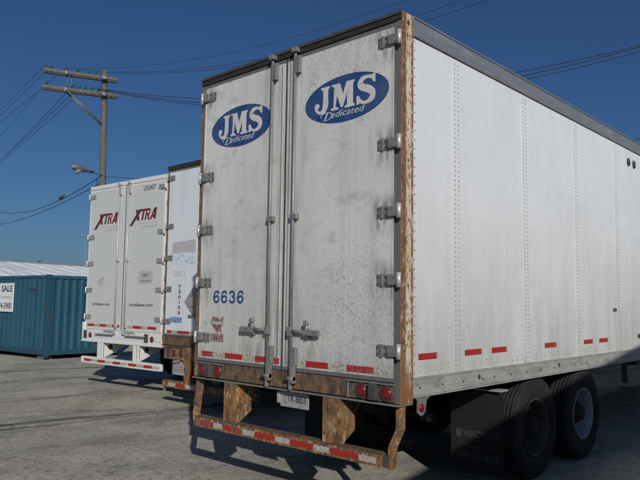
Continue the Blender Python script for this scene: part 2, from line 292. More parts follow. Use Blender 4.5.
def spline(P, k=6):
    out = []
    for i in range(len(P) - 1):
        p0 = P[max(i - 1, 0)]; p1 = P[i]; p2 = P[i + 1]; p3 = P[min(i + 2, len(P) - 1)]
        for j in range(k):
            t = j / k
            out.append(tuple(.5 * (2 * b + (c - a) * t + (2 * a - 5 * b + 4 * c - d) * t * t + (3 * b - a - 3 * c + d) * t ** 3) for a, b, c, d in zip(p0, p1, p2, p3)))
    out.append(tuple(P[-1])); return out
def ribbon(mb, P, T, y, m, k=7):
    """stroke in the XZ plane, P list of (x,z,width) mapped by T"""
    Q = spline(P, k); i = mb.mi(m); L_ = []; R_ = []
    for n_, (x, z, w_) in enumerate(Q):
        a = Q[max(n_ - 1, 0)]; b = Q[min(n_ + 1, len(Q) - 1)]; dx, dz = b[0] - a[0], b[1] - a[1]; l = math.hypot(dx, dz) or 1
        nx, nz = -dz / l * w_ / 2, dx / l * w_ / 2
        for lst, s_ in ((L_, 1), (R_, -1)):
            X, Z = T(x + nx * s_, z + nz * s_); lst.append(mb.bm.verts.new((X, y, Z)))
    for j in range(len(Q) - 1):
        f = mb.bm.faces.new((L_[j], L_[j + 1], R_[j + 1], R_[j])); f.material_index = i
def flatpoly(mb, P, T, y, m):
    vs = []
    for x, z in P:
        X, Z = T(x, z); vs.append(mb.bm.verts.new((X, y, Z)))
    f = mb.bm.faces.new(vs); f.material_index = mb.mi(m)
def disc(mb, cx, cz, rx, rz, y, m, n=48):
    flatpoly(mb, [(cx + rx * math.cos(2 * math.pi * j / n), cz + rz * math.sin(2 * math.pi * j / n)) for j in range(n)], lambda a, b: (a, b), y, m)

# oval emblem with western lettering, centre cx,cz ; half sizes a,b
def oval_logo(parent, cx, cz, a, b, y):
    mb = MB(); mb.prism([(cx + (a) * math.cos(2 * math.pi * j / 64), cz + (b) * math.sin(2 * math.pi * j / 64)) for j in range(64)], 1, y, y + .002, 'blue')
    for j in range(0): pass
    lg = mb.build('logo', parent)
    mb = MB()
    yy = [y - .0010]
    def lay(): yy[0] -= .00012; return yy[0]
    U = lambda u: cx - a + u * 2 * a
    V = lambda v: cz + b * (v)
    def TT(u0, u1): return lambda x, z: (U(u0 + (u1 - u0) * x), V(-.43 + 1.12 * z))
    # J
    T = TT(.13, .315); m = 'logowhite'
    flatpoly(mb, [(.42, 1.0), (1.0, 1.0), (1.0, .93), (.90, .88), (.55, .88), (.42, .92)], T, lay(), m)
    ribbon(mb, [(.73, .93, .34), (.73, .6, .34), (.72, .3, .36), (.60, .09, .26), (.36, .03, .13), (.16, .12, .14), (.10, .26, .24), (.18, .36, .22)], T, lay(), m)
    disc_T = [(.17 + .15 * math.cos(q * math.pi / 8), .31 + .10 * math.sin(q * math.pi / 8)) for q in range(16)]
    flatpoly(mb, disc_T, T, lay(), m)
    # M
    T = TT(.325, .62)
    flatpoly(mb, [(.08, .0), (.0, .07), (.13, .12), (.16, .9), (.04, .95), (.04, 1.0), (.36, 1.0), (.36, .95), (.30, .75), (.22, .12), (.34, .07), (.34, .0)], T, lay(), m)
    flatpoly(mb, [(.12, 1.0), (.40, 1.0), (.53, .55), (.50, .06), (.44, .06)], T, lay(), m)
    flatpoly(mb, [(.44, .06), (.52, .06), (.72, .62), (.84, 1.0), (.66, 1.0), (.50, .48)], T, lay(), m)
    flatpoly(mb, [(.66, 1.0), (.99, 1.0), (.99, .94), (.93, .88), (.93, .12), (1.0, .07), (1.0, 0), (.60, 0), (.60, .07), (.69, .12), (.69, .80)], T, lay(), m)
    # S
    T = TT(.635, .865)
    ribbon(mb, [(.86, .76, .10), (.80, .90, .14), (.55, .96, .13), (.30, .91, .20), (.20, .74, .27), (.34, .60, .27), (.60, .50, .28), (.80, .36, .28), (.80, .18, .26), (.62, .05, .16), (.38, .03, .11), (.18, .12, .15), (.10, .24, .1)], T, lay(), m)
    flatpoly(mb, [(.80, 1.02), (.95, 1.02), (.95, .70), (.86, .70), (.76, .86)], T, lay(), m)
    flatpoly(mb, [(.02, -.0), (.14, .0), (.26, .12), (.16, .30), (.02, .34)], T, lay(), m)
    # script word
    text_bm(mb, 'edicated', U(.335), U(.74), V(-.74), V(-.46), lay(), m, bold=.0, shear=.35)
    T = lambda x, z: (U(.20 + .15 * x), V(-.82 + .36 * z))
    ribbon(mb, [(.62, .95, .10), (.50, .55, .12), (.36, .12, .10), (.2, .10, .06), (.36, .06, .06), (.72, .14, .08), (.98, .5, .11), (.92, .85, .10), (.62, 1.0, .07), (.28, .95, .06), (.05, .70, .06), (.12, .52, .05)], T, lay(), m, k=5)
    mb.build('lettering', parent)

# ------------------------------------------------------------------ wheels
def tyre_profile(w_):
    R0 = .515; h = w_ / 2
    p = [(.29, -h * .72), (.33, -h * .93), (.40, -h * 1.0), (.46, -h * .96), (.495, -h * .86), (.508, -h * .78)]
    n = 5; span = 2 * h * .74
    for k in range(n):
        a = -h * .74 + span * k / n; b = -h * .74 + span * (k + 1) / n; g = .012
        p += [(R0 - .014, a + .0005), (R0, a + g * .5), (R0 + .001, (a + b) / 2), (R0, b - g * .5), (R0 - .014, b - .0005)]
    p += [(.508, h * .78), (.495, h * .86), (.46, h * .96), (.40, h * 1.0), (.33, h * .93), (.29, h * .72)]
    return p
def wheel(parent, x, y, outside, sgn, rm='rim'):
    """sgn +1 wheel on the right side; outside True = outer tyre of the pair (deep dish to the outside)"""
    e = MB(); e.lathe(tyre_profile(.27), (x, y, .515), 'x', 'tyre', 56, caps=0)
    # sidewall rings
    o = e.build('tyre', parent)
    r = MB(); s = sgn
    prof = [(.292, -.115 * s), (.295, -.10 * s), (.27, -.09 * s), (.262, .0), (.27, .095 * s), (.292, .105 * s), (.296, .118 * s), (.286, .122 * s), (.262, .10 * s), (.252, .0), (.245, -.055 * s), (.15, -.075 * s), (.145, -.06 * s)]
    if not outside: prof = [(q, -t) for q, t in prof]
    r.lathe(prof, (x, y, .515), 'x', rm, 40, caps=2)
    d = s if outside else -s
    if outside:
        r.lathe([(.14, -.065 * s), (.135, .02 * s), (.10, .06 * s), (.085, .10 * s), (.05, .115 * s), (.01, .115 * s)], (x, y, .515), 'x', 'black', 24)
        for k in range(10):
            a = 2 * math.pi * k / 10 + .2
            r.tube([(x - .06 * s, y + .185 * math.cos(a), .515 + .185 * math.sin(a)), (x - .025 * s, y + .185 * math.cos(a), .515 + .185 * math.sin(a))], .014, 'boltdark', 6)
        for k in range(5):
            a = 2 * math.pi * k / 5
            r.tube([(x - .072 * s, y + .225 * math.cos(a), .515 + .225 * math.sin(a)), (x - .0555 * s, y + .225 * math.cos(a), .515 + .225 * math.sin(a))], .026, 'boltdark', 10)
    r.build('rim', parent)

def round_light(parent, x, z, y, r=.052, name='tail_light'):
    mb = MB(); mb.lathe([(r + .012, .012), (r + .012, -.010), (r + .002, -.014), (r, -.006), (.01, -.006)], (x, y, z), 'y', 'seal', 28); o = mb.build(name, parent)
    mb = MB(); mb.lathe([(r, -.005), (r * .96, -.012), (r * .7, -.019), (r * .3, -.022), (.004, -.0225)], (x, y, z), 'y', 'lens', 28); mb.build('lens', o)
    return o

# ------------------------------------------------------------------ the trailer
def trailer(label, loc, rz, o):
    """o: option dict.  local frame: rear plane at y=0, body runs +Y, x -1.3..1.3"""
    T = thing('semi_trailer', label, 'trailer', loc, rz, 'white box trailers backed up in the yard')
    LEN = 16.1; main = o.get('main'); W = 1.3
    ps = o.get('post', 'post'); dm = o.get('door', 'door')
    # side walls ---------------------------------------------------
    posts_y = [.19 + .0] + [.80 + 1.333 * k for k in range(12)]
    for s in (1, -1):
        mb = MB(); xo = 1.296 * s; xi = 1.26 * s
        mb.box(min(xo, xi), max(xo, xi), .165, LEN, 1.18, 3.945, 'side')
        if main:
            # overlapping panel seams: thin proud strips at each post
            for k, py in enumerate(posts_y[1:]):
                mb.box(min(xo, 1.2985 * s), max(xo, 1.2985 * s), py - .035, py + .095, 1.19, 3.93, 'side')
            if s == 1:
                def riv(y_, z_, r=.0075, m='rivet', base=1.2985):
                    mb.lathe([(r, 0), (r * .8, .0035), (.001, .005)], (base * s, y_, z_), 'x', m, 7)
                for py in posts_y[1:]:
                    far = py > 7.5
                    for dy in (.0, .062):
                        z = 1.2
                        while z < 3.92: riv(py + dy, z); z += .042 if not far else .1
                z = 1.21
                while z < 3.92: riv(.185, z, .0085, base=1.296); z += .075
                y_ = .27
                while y_ < 9.5:
                    if all(abs(y_ - q - .03) > .07 for q in posts_y[1:]):
                        for z_ in (1.225, 1.262): riv(y_, z_, .006, base=1.296)
                    if all(abs(y_ - q - .03) > .07 for q in posts_y[1:]) and int(y_ * 10) % 2 == 0: riv(y_, 1.56, .007, 'rivet', base=1.296)
                    y_ += .105
        mb.build('side_wall', T)
        mb = MB(); a, b = sorted((1.22 * s, 1.306 * s))
        mb.box(a, b, .165, LEN, 3.948, 4.095, 'rail', .004)
        a, b = sorted((1.2 * s, 1.3125 * s)); mb.box(a, b, .165, LEN, 4.097, 4.112, 'rail')
        if main and s == 1:
            mb.box(1.296, 1.3075, .165, LEN, 3.941, 3.9475, 'rust')
        mb.build('top_rail', T)
        mb = MB(); a, b = sorted((1.24 * s, 1.304 * s)); mb.box(a, b, .165, LEN, 1.035, 1.165, 'brail', .003)
        a, b = sorted((1.25 * s, 1.310 * s)); mb.box(a, b, .165, LEN, 1.166, 1.178, 'brail'); mb.box(a, b, .165, LEN, 1.022, 1.033, 'brail')
        if main and s == 1:
            y_ = .25
            while y_ < 9.5:
                mb.lathe([(.012, 0), (.009, .005), (.001, .006)], (1.304, y_, 1.095), 'x', 'boltdark' if int(y_ * 37) % 3 == 0 else 'brail', 7); y_ += .11
            for y_ in (1.18, 2.9): mb.lathe([(.022, 0), (.02, .006), (.001, .007)], (1.304, y_, 1.115), 'x', 'seal', 12)
        mb.build('bottom_rail', T)
    if main or o.get('sidetape'):
        for s in (1, -1):
            for (a, b) in ((.24, .50), (.95, 1.23), (1.43, 1.71), (2.57, 2.85), (3.63, 3.89), (4.12, 4.39), (5.9, 6.2), (6.4, 6.7)):
                mb = MB(); x0, x1 = sorted((1.299 * s, 1.3002 * s)); mb.box(x0, x1, a, b, 1.312, 1.362, 'tapered')
                c_ = (1.2990 * s, 1.2999 * s); x0, x1 = sorted(c_); mb.box(x0, x1, b + .002, b + .03, 1.312, 1.362, 'tapewhite'); mb.build('reflective_tape', T)
        mb = MB()
        for y_ in (5.37, 5.60): mb = MB(); mb.lathe([(.06, 0), (.056, .012), (.001, .014)], (1.297, y_, 3.76), 'x', 'seal', 20); mb.build('wall_vent', T)
        mb = MB(); mb.box(1.2965, 1.304, 4.62, 4.74, 1.69, 1.73, 'boltdark'); mb.build('side_bracket', T)
        mb = MB(); mb.box(1.302, 1.32, 5.55, 5.75, 1.33, 1.38, 'seal', .004); mb.build('side_marker', T)
    mb = MB(); mb.box(-1.22, 1.22, .165, LEN, 4.085, 4.1, 'roof')
    for k in range(12): mb.box(-1.2, 1.2, 1.0 + k * 1.22, 1.03 + k * 1.22, 4.1, 4.104, 'roof')
    mb.build('roof', T)
    mb = MB(); mb.box(-1.3, 1.3, LEN + .001, LEN + .05, 1.02, 4.11, 'side'); mb.build('front_wall', T)
    # floor and underframe -----------------------------------------
    mb = MB(); mb.box(-1.239, 1.239, .17, LEN, 1.13, 1.165, 'black')
    k = .35
    while k < LEN: mb.box(-1.235, 1.235, k, k + .05, 1.02, 1.129, 'black'); k += .31
    for s in (1, -1):
        a, b = sorted((.50 * s, .58 * s)); mb.box(a, b, .6, 6.0, .86, 1.018, 'black'); mb.box(min(.44 * s, .60 * s), max(.44 * s, .60 * s), .9, 4.9, .80, .858, 'black')
        for yy in (2.4, 3.65):
            a, b = sorted((.43 * s, .62 * s)); mb.prism([(yy - .22, .80), (yy + .22, .80), (yy + .10, .58), (yy - .10, .58)], 0, a, b, 'black')
        mb.tube([(.40 * s, 1.75, .60), (.40 * s, 2.02, .62)], .085, 'black', 14)
        a, b = sorted((.45 * s, .62 * s)); mb.box(a, b, LEN - 5.2, LEN - 4.9, .5, 1.02, 'black')
    mb.build('underframe', T)
    for yy in (2.4, 3.65):
        mb = MB(); mb.tube([(-.95, yy, .515), (.95, yy, .515)], .075, 'black', 14)
        for s in (1, -1): mb.lathe([(.21, -.09), (.22, 0), (.21, .12)], (.62 * s, yy, .515), 'x', 'black', 24)
        mb.build('axle', T)
        for s in (1, -1):
            for outside, xx in ((True, 1.15), (False, .81)):
                wh = MB(); wh.lathe([(.20, -.02), (.20, .02)], ((xx - (.10 if outside else -.10)) * s, yy, .515), 'x', 'black', 20)
                w0 = wh.build('wheel', T); wheel(w0, xx * s, yy, outside, s, 'rimdark' if yy < 3 else 'rim')
    for s in (1, -1):   # landing gear
        mb = MB(); a, b = sorted((.62 * s, .74 * s)); mb.box(a, b, LEN - 5.15, LEN - 5.0, .10, 1.02, 'steel', .005); mb.box(a - .08, b + .08, LEN - 5.2, LEN - 4.95, .0, .03, 'steel'); mb.build('landing_leg', T)
    # rear frame -----------------------------------------------------
    for s in (1, -1):
        mb = MB(); a, b = sorted((1.262 * s, 1.303 * s))
        mb.box(a, b, -.004, .162, .985, 4.03, ps, .004)
        mb.box(min(1.20 * s, 1.261 * s), max(1.20 * s, 1.261 * s), .045, .15, 1.145, 4.03, ps)
        if main and s > 0: mb.box(1.254, 1.3005, -.0085, -.0045, .99, 4.03, 'jamb')
        if main:
            mb.box(min(1.303 * s, 1.3065 * s), max(1.303 * s, 1.3065 * s), -.002, .16, 3.93, 4.108, ps, .001)
            mb.lathe([(.02, 0), (.019, .001), (.001, .0012)], (1.3066 * s, .085, 4.03), 'x', 'seal', 14)
            for zz in (1.9, 2.9): mb.lathe([(.012, 0), (.001, .002)], (1.303 * s, .09, zz), 'x', 'seal', 10)
        mb.build('corner_post', T)
    hm = o.get('header', 'darkhead')
    mb = MB(); mb.box(-1.303, 1.303, -.012, .162, 4.035, 4.112, hm, .004); mb.box(-1.26, 1.26, .03, .15, 4.0, 4.034, 'jamb')
    if main: mb.box(-1.303, 1.303, -.022, -.0121, 4.085, 4.112, 'seal')
    mb.build('header', T)
    sm_ = o.get('sill', 'rust')
    mb = MB(); mb.box(-1.261, 1.261, -.01, .15, .995, 1.142, sm_, .004)
    mb.box(-1.30, 1.30, -.03, .16, .972, .984, 'hinge' if main else sm_, .002)
    if main:
        for x0, x1 in ((.78, 1.255), (-1.255, -.82)):
            mb.box(x0, x1, -.030, -.0105, 1.128, 1.138, 'hinge'); mb.box(x0, x0 + .01, -.024, -.0105, .996, 1.127, 'hinge')
    mb.build('sill', T)
    # doors ------------------------------------------------------------
    for s in (-1, 1):
        mb = MB(); a, b = sorted((.014 * s, 1.252 * s))
        fr = o.get('doorframe', 'jamb')
        mb.box(a + .03, b - (.0125 if main and s > 0 else .03), -.018, .03, 1.182, 3.985, dm)
        mb.box(a, b, -.016, .028, 3.986, 4.02, fr); mb.box(a, b, -.016, .028, 1.150, 1.181, fr)
        je = 1.240 if main and s > 0 else 1.223
        q = sorted((je * s, 1.252 * s)); mb.box(q[0], q[1], -.0165, .028, 1.182, 3.985, fr)
        q = sorted((.014 * s, .043 * s)); mb.box(q[0], q[1], -.0145, .028, 1.182, 3.985, dm)
        if main:   # thin vertical bead beside the seam and a raised border
            q = sorted((.050 * s, .056 * s)); mb.box(q[0], q[1], -.021, -.0181, 1.2, 3.97, 'jamb')
            q = sorted((1.207 * s, 1.222 * s)) if s < 0 else (1.225, 1.239); mb.box(q[0], q[1], -.021, -.0181, 1.2, 3.98, 'door')
        D = mb.build('door', T)
        rodm = o.get('rod', 'rod'); hk = o.get('hinge', 'hinge'); kn = o.get('knuckle', 'knuckle')
        for hz in (3.88, 3.03, 2.48, 1.94, 1.39):
            mb = MB(); dxh = (.026 if s > 0 else -.024) if main else 0
            q = sorted(((1.06 + dxh) * s, (1.235 + dxh) * s)); mb.box(q[0], q[1], -.028, -.0185, hz - .045, hz + .045, hk, .003)
            q = sorted(((1.10 + dxh) * s, (1.12 + dxh) * s)); mb.box(q[0], q[1], -.036, -.0285, hz - .05, hz + .05, hk, .002)
            q = sorted(((1.17 + dxh) * s, (1.262 + dxh) * s)); mb.box(q[0], q[1], -.046, -.0285, hz - .040, hz + .040, hk, .004)
            mb.tube([((1.277 + dxh) * s, -.036, hz - .058), ((1.277 + dxh) * s, -.036, hz + .058)], .019, kn, 14)
            mb.tube([((1.277 + dxh) * s, -.036, hz - .068), ((1.277 + dxh) * s, -.036, hz + .068)], .009, 'boltdark', 8)
            for bx in (1.075, 1.145):
                for bz in (-.025, .025): mb.lathe([(.008, 0), (.007, -.008), (.001, -.009)], ((bx + dxh) * s, -.028, hz + bz), 'y', 'boltdark', 7)
            mb.build('hinge', D)
        # lock rod, keepers, guides
        rx = o.get('rodx', (-.165, .140))[0 if s < 0 else 1]
        mb = MB(); mb.tube([(rx, -.043, 1.06), (rx, -.043, 4.06)], .015, rodm, 12); mb.build('lock_rod', D)
        for z0, z1, wd in ((3.84, 4.0, .05), (1.20, 1.36, .058)):
            mb = MB(); mb.box(rx + .012, rx + .012 + wd, -.060, -.0185, z0, z1, rodm, .004)
            for bz in (z0 + .03, (z0 + z1) / 2, z1 - .03): mb.lathe([(.008, 0), (.001, -.006)], (rx + .012 + wd * .7, -.060, bz), 'y', 'boltdark', 7)
            mb.build('rod_bearing', D)
        mb = MB()
        if main: mb.box(rx + .012, rx + .060, -.070, -.0315, 1.05, 1.20, rodm, .004); mb.tube([(rx - .04, -.055, 1.09), (rx + .06, -.055, 1.09)], .02, rodm, 10); mb.box(rx - .006, rx + .016, -.06, -.03, .99, 1.08, rodm, .003)
        else: mb.box(rx - .045, rx + .045, -.07, -.0315, 1.07, 1.12, rodm, .004)
        mb.build('cam_keeper', D); mb = MB(); mb.box(rx - .03, rx + .035, -.075, -.0185, 4.04, 4.085, rodm, .006)
        mb.build('cam_keeper', D)
        for gz in (2.52,):
            mb = MB(); mb.box(rx - .03, rx + .055, -.062, -.0185, gz - .025, gz + .025, rodm, .008); mb.build('rod_guide', D)
        if o.get('handles', True):
            hz = o.get('handle_z', 1.50); mb = MB(); e = s
            hx0, hx1, bx = (rx, rx + .36 * e, rx + .20 * e)
            if main:
                mb.tube([(hx0, -.05, hz), (bx, -.06, hz)], .016, 'hinge', 10); q = sorted((hx0 + .02 * e, hx0 - .03 * e)); mb.box(q[0], q[1], -.072, -.03, hz - .04, hz + .04, 'hinge', .006)
                q = sorted((bx - .03 * e, hx1)); mb.box(q[0], q[1], -.075, -.050, hz - .03, hz + .02, 'hinge', .008)
                mb.box(bx - .022, bx + .022, -.05, -.0185, hz - .055, hz + .03, 'hinge', .006); mb.tube([(bx, -.055, hz - .05), (bx, -.055, hz + .10)], .012, 'hinge', 8)
                mb.lathe([(.024, -.075), (.024, -.05)], (bx, 0, hz + .075), 'y', 'hinge', 12)
            else:
                q = sorted((rx, rx + .36 * e)); mb.box(q[0], q[1], -.06, -.035, hz - .015, hz + .015, rodm, .006); mb.box(rx + .16 * e - .03, rx + .16 * e + .03, -.05, -.0185, hz - .04, hz + .04, rodm, .006)
            mb.build('handle', D)
        for (x0, x1, m) in o.get('doortape', {}).get(s, []):
            mb = MB(); mb.box(x0, x1, -.0196, -.0185, o.get('tape_z', 1.2), o.get('tape_z', 1.2) + .052, m); mb.build('reflective_tape', D)
        if 'decor' in o: o['decor'](D, s)
    mb = MB(); mb.box(-.0135, .0135, -.012, .02, 1.15, 4.02, 'seal'); mb.build('door_seal', T)
    if 'extra' in o: o['extra'](T)
    return T

# ------------------------------------------------------------------ ground
def ground():
    mb = MB(); i = mb.mi('ground')
    xs = [-1500, -300, -80] + [-30 + .5 * k for k in range(81)] + [60, 300, 1500]
    ys = [-1500, -300, -60] + [-10 + .5 * k for k in range(81)] + [80, 300, 1500]
    def z(x, y):
        if not (-28 < x < 8 and -8 < y < 26): return 0
        return .012 * math.sin(x * 1.1 + .6 * y) * math.cos(y * .9 - .3 * x) - .012
    V = [[mb.bm.verts.new((x, y, z(x, y))) for y in ys] for x in xs]
    for a in range(len(xs) - 1):
        for b in range(len(ys) - 1):
            f = mb.bm.faces.new((V[a][b], V[a + 1][b], V[a + 1][b + 1], V[a][b + 1])); f.material_index = i; f.smooth = True
    g = mb.build('ground'); tag(g, kind='structure')
    mb = MB(); rnd = random.Random(3); k = mb.mi('stone')
    for n in range(5200):
        x = rnd.uniform(-13, 2.5); y = rnd.uniform(-3.5, 7) if rnd.random() < .5 else rnd.uniform(-3, 2)
        if rnd.random() < .35: x = -3.3 + rnd.gauss(0, 1.5); y = rnd.gauss(1.5, 1.4)
        s = .004 + .010 * rnd.random() ** 4; p = Vector((x, y, z(x, y) + s * .2))
        vs = [mb.bm.verts.new(p + Vector(d) * s * rnd.uniform(.7, 1.3)) for d in ((1, .2, 0), (-.2, 1, 0), (-1, -.1, 0), (.1, -1, 0), (0, 0, .7))]
        for q in range(4): f = mb.bm.faces.new((vs[q], vs[(q + 1) % 4], vs[4])); f.material_index = k
    s = mb.build('loose_gravel'); tag(s, 'loose pale gravel scattered over the grey yard', 'gravel', kind='stuff')
ground()

# ------------------------------------------------------------------ 1. rusty trailer in front
def decor_main(D, s):
    if s < 0:
        oval_logo(D, -.645, 3.495, .455, .205, -.0206)
        mb = MB()
        for k, ch in enumerate('6636'):
            T6 = lambda x, z: (-1.0 + k * .122 + x * .098, 1.733 + z * .128)
            if ch == '6': ribbon(mb, [(.90, .74, .24), (.74, .88, .21), (.5, .91, .18), (.24, .80, .22), (.13, .52, .27), (.16, .25, .26), (.32, .11, .2), (.52, .09, .18), (.76, .16, .22), (.87, .32, .26), (.78, .49, .22), (.56, .57, .17), (.34, .50, .17), (.2, .38, .14)], T6, -.0190, 'numblue', 5)
            else: ribbon(mb, [(.10, .72, .25), (.26, .87, .21), (.5, .91, .18), (.74, .85, .22), (.82, .71, .25), (.68, .57, .2), (.44, .53, .16)], T6, -.0190, 'numblue', 5); ribbon(mb, [(.44, .53, .16), (.70, .50, .2), (.87, .32, .26), (.76, .14, .22), (.5, .09, .18), (.24, .13, .21), (.09, .29, .25)], T6, -.0191, 'numblue', 5)
        mb.build('fleet_number', D)
        mb = MB()
        poly = [(0, .62), (.10, .95), (.55, .88), (.72, .72), (.84, .86), (.97, 1), (1, .8), (.9, .55), (.84, .3), (.78, .12), (.90, -.12), (.80, -.1), (.62, .02), (.48, -.15), (.30, .1), (.10, .25)]
        flatpoly(mb, poly, lambda a, b: (-1.02 + a * .19, 1.46 + b * .15), -.0190, 'emblem')
        mb.box(-1.025, -.835, -.0196, -.0192, 1.515, 1.56, 'greytext'); text_bm(mb, 'WABASH', -1.015, -.845, 1.522, 1.553, -.0199, 'logowhite', bold=.03); mb.build('sticker', D)
        mb = MB(); mb.box(-1.025, -.828, -.0195, -.0186, 1.355, 1.43, 'darkred'); mb.box(-1.019, -.834, -.0198, -.01955, 1.361, 1.424, 'tapewhite'); text_bm(mb, 'DURAPLATE', -1.013, -.840, 1.366, 1.418, -.0200, 'darkred', bold=.04); mb.build('sticker', D)
        mb = MB(); text_bm(mb, 'T3N', -1.155, -1.09, 1.52, 1.55, -.0190, 'greytext'); mb.build('sticker', D)
    else:
        oval_logo(D, .722, 3.50, .47, .205, -.0206)
def extra_main(T):
    for x in (-1.155, -.905, .925, 1.175):
        round_light(T, x, 1.062, -.012, .048)
    for x, w_ in ((-1.03, .035), (1.05, .038)):
        mb = MB(); mb.box(x - w_, x + w_, -.05, -.0105, 1.0, 1.125, 'seal', .008)
        for k in range(3): mb.lathe([(.012, -.058), (.012, -.05)], (x + (-.01 if k % 2 else .01), 0, 1.03 + .03 * k), 'y', 'boltdark', 8)
        mb.build('light_connector', T)
    # underride guard
    mb = MB(); mb.prism([(-1.2, .505), (1.16, .505), (1.16, .60), (-1.2, .60)], 1, -.055, .045, 'rustpaint'); mb.box(-1.2, 1.16, -.058, .048, .6005, .604, 'rust'); mb.box(1.161, 1.19, -.04, .055, .505, .598, 'seal', .004)
    g = mb.build('underride_guard', T)
    for x0, x1 in ((-.78, -.60), (.52, .71)):
        mb = MB(); mb.box(x0, x1, -.03, -.02, .605, .972, 'rustpaint', .002)
        mb.prism([(-.0195, .972), (.24, .972), (.24, .90), (.17, .83), (.17, .70), (.02, .606), (-.0195, .606)], 0, x1 - .012, x1 - .002, 'rustpaint')
        mb.prism([(-.0195, .972), (.24, .972), (.24, .90), (.17, .83), (.17, .70), (.02, .606), (-.0195, .606)], 0, x0 + .002, x0 + .012, 'rustpaint')
        mb.build('strut', g)
    for s in (1, -1):
        mb = MB(); P = [(1.262, .05, .972), (1.275, .03, .80), (1.225, .0, .66), (1.215, .0, .50)]
        if s < 0: P = [(1.262, .05, .972), (1.262, .03, .78), (1.25, .0, .62), (1.215, .0, .50)]
        i = mb.mi('rustpaint'); rings = []
        for x, y, z in P: rings.append([mb.bm.verts.new((x * s + dx, y + dy, z)) for dx, dy in ((-.022, -.03), (.022, -.03), (.022, .035), (-.022, .035))])
        for A, B in zip(rings, rings[1:]):
            for j in range(4): f = mb.bm.faces.new((A[j], A[(j + 1) % 4], B[(j + 1) % 4], B[j])); f.material_index = i
        mb.bm.faces.new(rings[0]); mb.bm.faces.new(rings[-1][::-1]); mb.build('side_strut', g)
    seg = [(-1.10, -.90, 'taperedworn'), (-.895, -.76, 'tapewhite'), (-.72, -.62, 'tapered'), (-.60, -.50, 'taperedworn'), (-.46, -.30, 'tapewhite'), (-.29, -.03, 'tapered'), (-.02, .16, 'tapewhite'), (.17, .43, 'tapered'), (.45, .62, 'tapewhite'), (.64, .93, 'tapered'), (.935, 1.11, 'tapewhite')]
    for a, b, m in seg:
        mb = MB(); mb.box(a, b, -.0575, -.0553, .526, .574, m); mb.build('reflective_tape', g)
    # number plate
    mb = MB(); mb.box(-.05, .30, .03, .038, .825, .955, 'plate', .002); mb.box(-.09, -.052, .02, .04, .85, .95, 'tapewhite', .004)
    p = mb.build('license_plate', T)
    mb = MB(); text_bm(mb, 'TK 8853', .04, .27, .872, .935, .0285, 'platetext', bold=.02); mb.build('lettering', p)
    # side marker bracket, right and left
    for s in (1, -1):
        mb = MB(); mb.prism([(.20, 1.02), (.42, 1.02), (.36, .99), (.34, .90), (.31, .875), (.27, .875), (.235, .90), (.235, .99)], 0, *sorted((1.285 * s, 1.295 * s)), 'hinge')
        b = mb.build('marker_bracket', T)
        mb = MB(); mb.lathe([(.034, 0), (.032, .008 * s), (.02, .014 * s), (.001, .016 * s)], (1.295 * s, .285, .935), 'x', 'lens', 20); mb.build('marker_lens', b)
    # mud flaps
    for s in (1, -1):
        mb = MB(); P = [(.73, .16), (1.285, .15), (1.30, .88), (1.27, .93), (1.02, .935), (.92, .88), (.73, .80)]
        P = [(x * s, z) for x, z in P]
        # slightly curved sheet: split in rows
        mb.prism(P, 1, 1.64, 1.652, 'flap')
        f = mb.build('mud_flap', T)
        mb = MB(); q = sorted((1.0 * s, 1.29 * s)); mb.box(q[0], q[1], 1.60, 1.76, .936, .952, 'brail', .003); mb.box(min(.6 * s, 1.28 * s), max(.6 * s, 1.28 * s), 1.654, 1.70, .86, .90, 'black', .003); mb.build('flap_hanger', f)
        if s == 1:
            mb = MB(); text_bm(mb, 'WINGFOOT', .86, 1.25, .465, .54, 1.6385, 'flaptext', bold=.025)
            mb.box(.79, .845, 1.6380, 1.6395, .465, .54, 'flaptext')
            text_bm(mb, '24 HR Roadside Service', .82, 1.25, .372, .415, 1.6385, 'flaptext', bold=.01)
            text_bm(mb, '800-345-8229', .82, 1.25, .255, .325, 1.6385, 'flaptext', bold=.03); mb.build('lettering', f)
    # brake chamber clamp catching the light
    mb = MB(); mb.tube([(.40, 1.62, .62), (.50, 1.62, .60)], .028, 'rust', 12); mb.lathe([(.045, -.012), (.045, .012)], (.42, 1.62, .615), 'x', 'rustpaint', 14); mb.lathe([(.036, -.01), (.036, .01)], (.49, 1.62, .603), 'x', 'rim', 12); mb.tube([(.455, 1.62, .60), (.455, 1.62, .72)], .008, 'steel', 8); mb.tube([(.0, 1.66, .66), (.40, 1.62, .62)], .012, 'black', 8)
    mb.build('brake_fitting', T)

trailer('grimy white trailer with blue oval logos on its doors and rust along its frame', (0, 0, 0), 0, dict(main=True, decor=decor_main, extra=extra_main, doortape={
    -1: [(-1.20, -1.17, 'tapewhite'), (-1.165, -.985, 'taperedworn'), (-.98, -.80, 'tapewhite'), (-.795, -.535, 'tapered'), (-.53, -.36, 'tapewhite'), (-.355, -.03, 'tapered')],
    1: [(.06, .20, 'tapewhite'), (.205, .44, 'tapewhite'), (.285, .285, 'tapered'), (.445, .445, 'tapered')] if False else
       [(.20, .30, 'tapewhite'), (.305, .565, 'tapered'), (.57, .765, 'tapewhite'), (.77, 1.05, 'taperedworn'), (1.055, 1.2, 'tapewhite')]}))

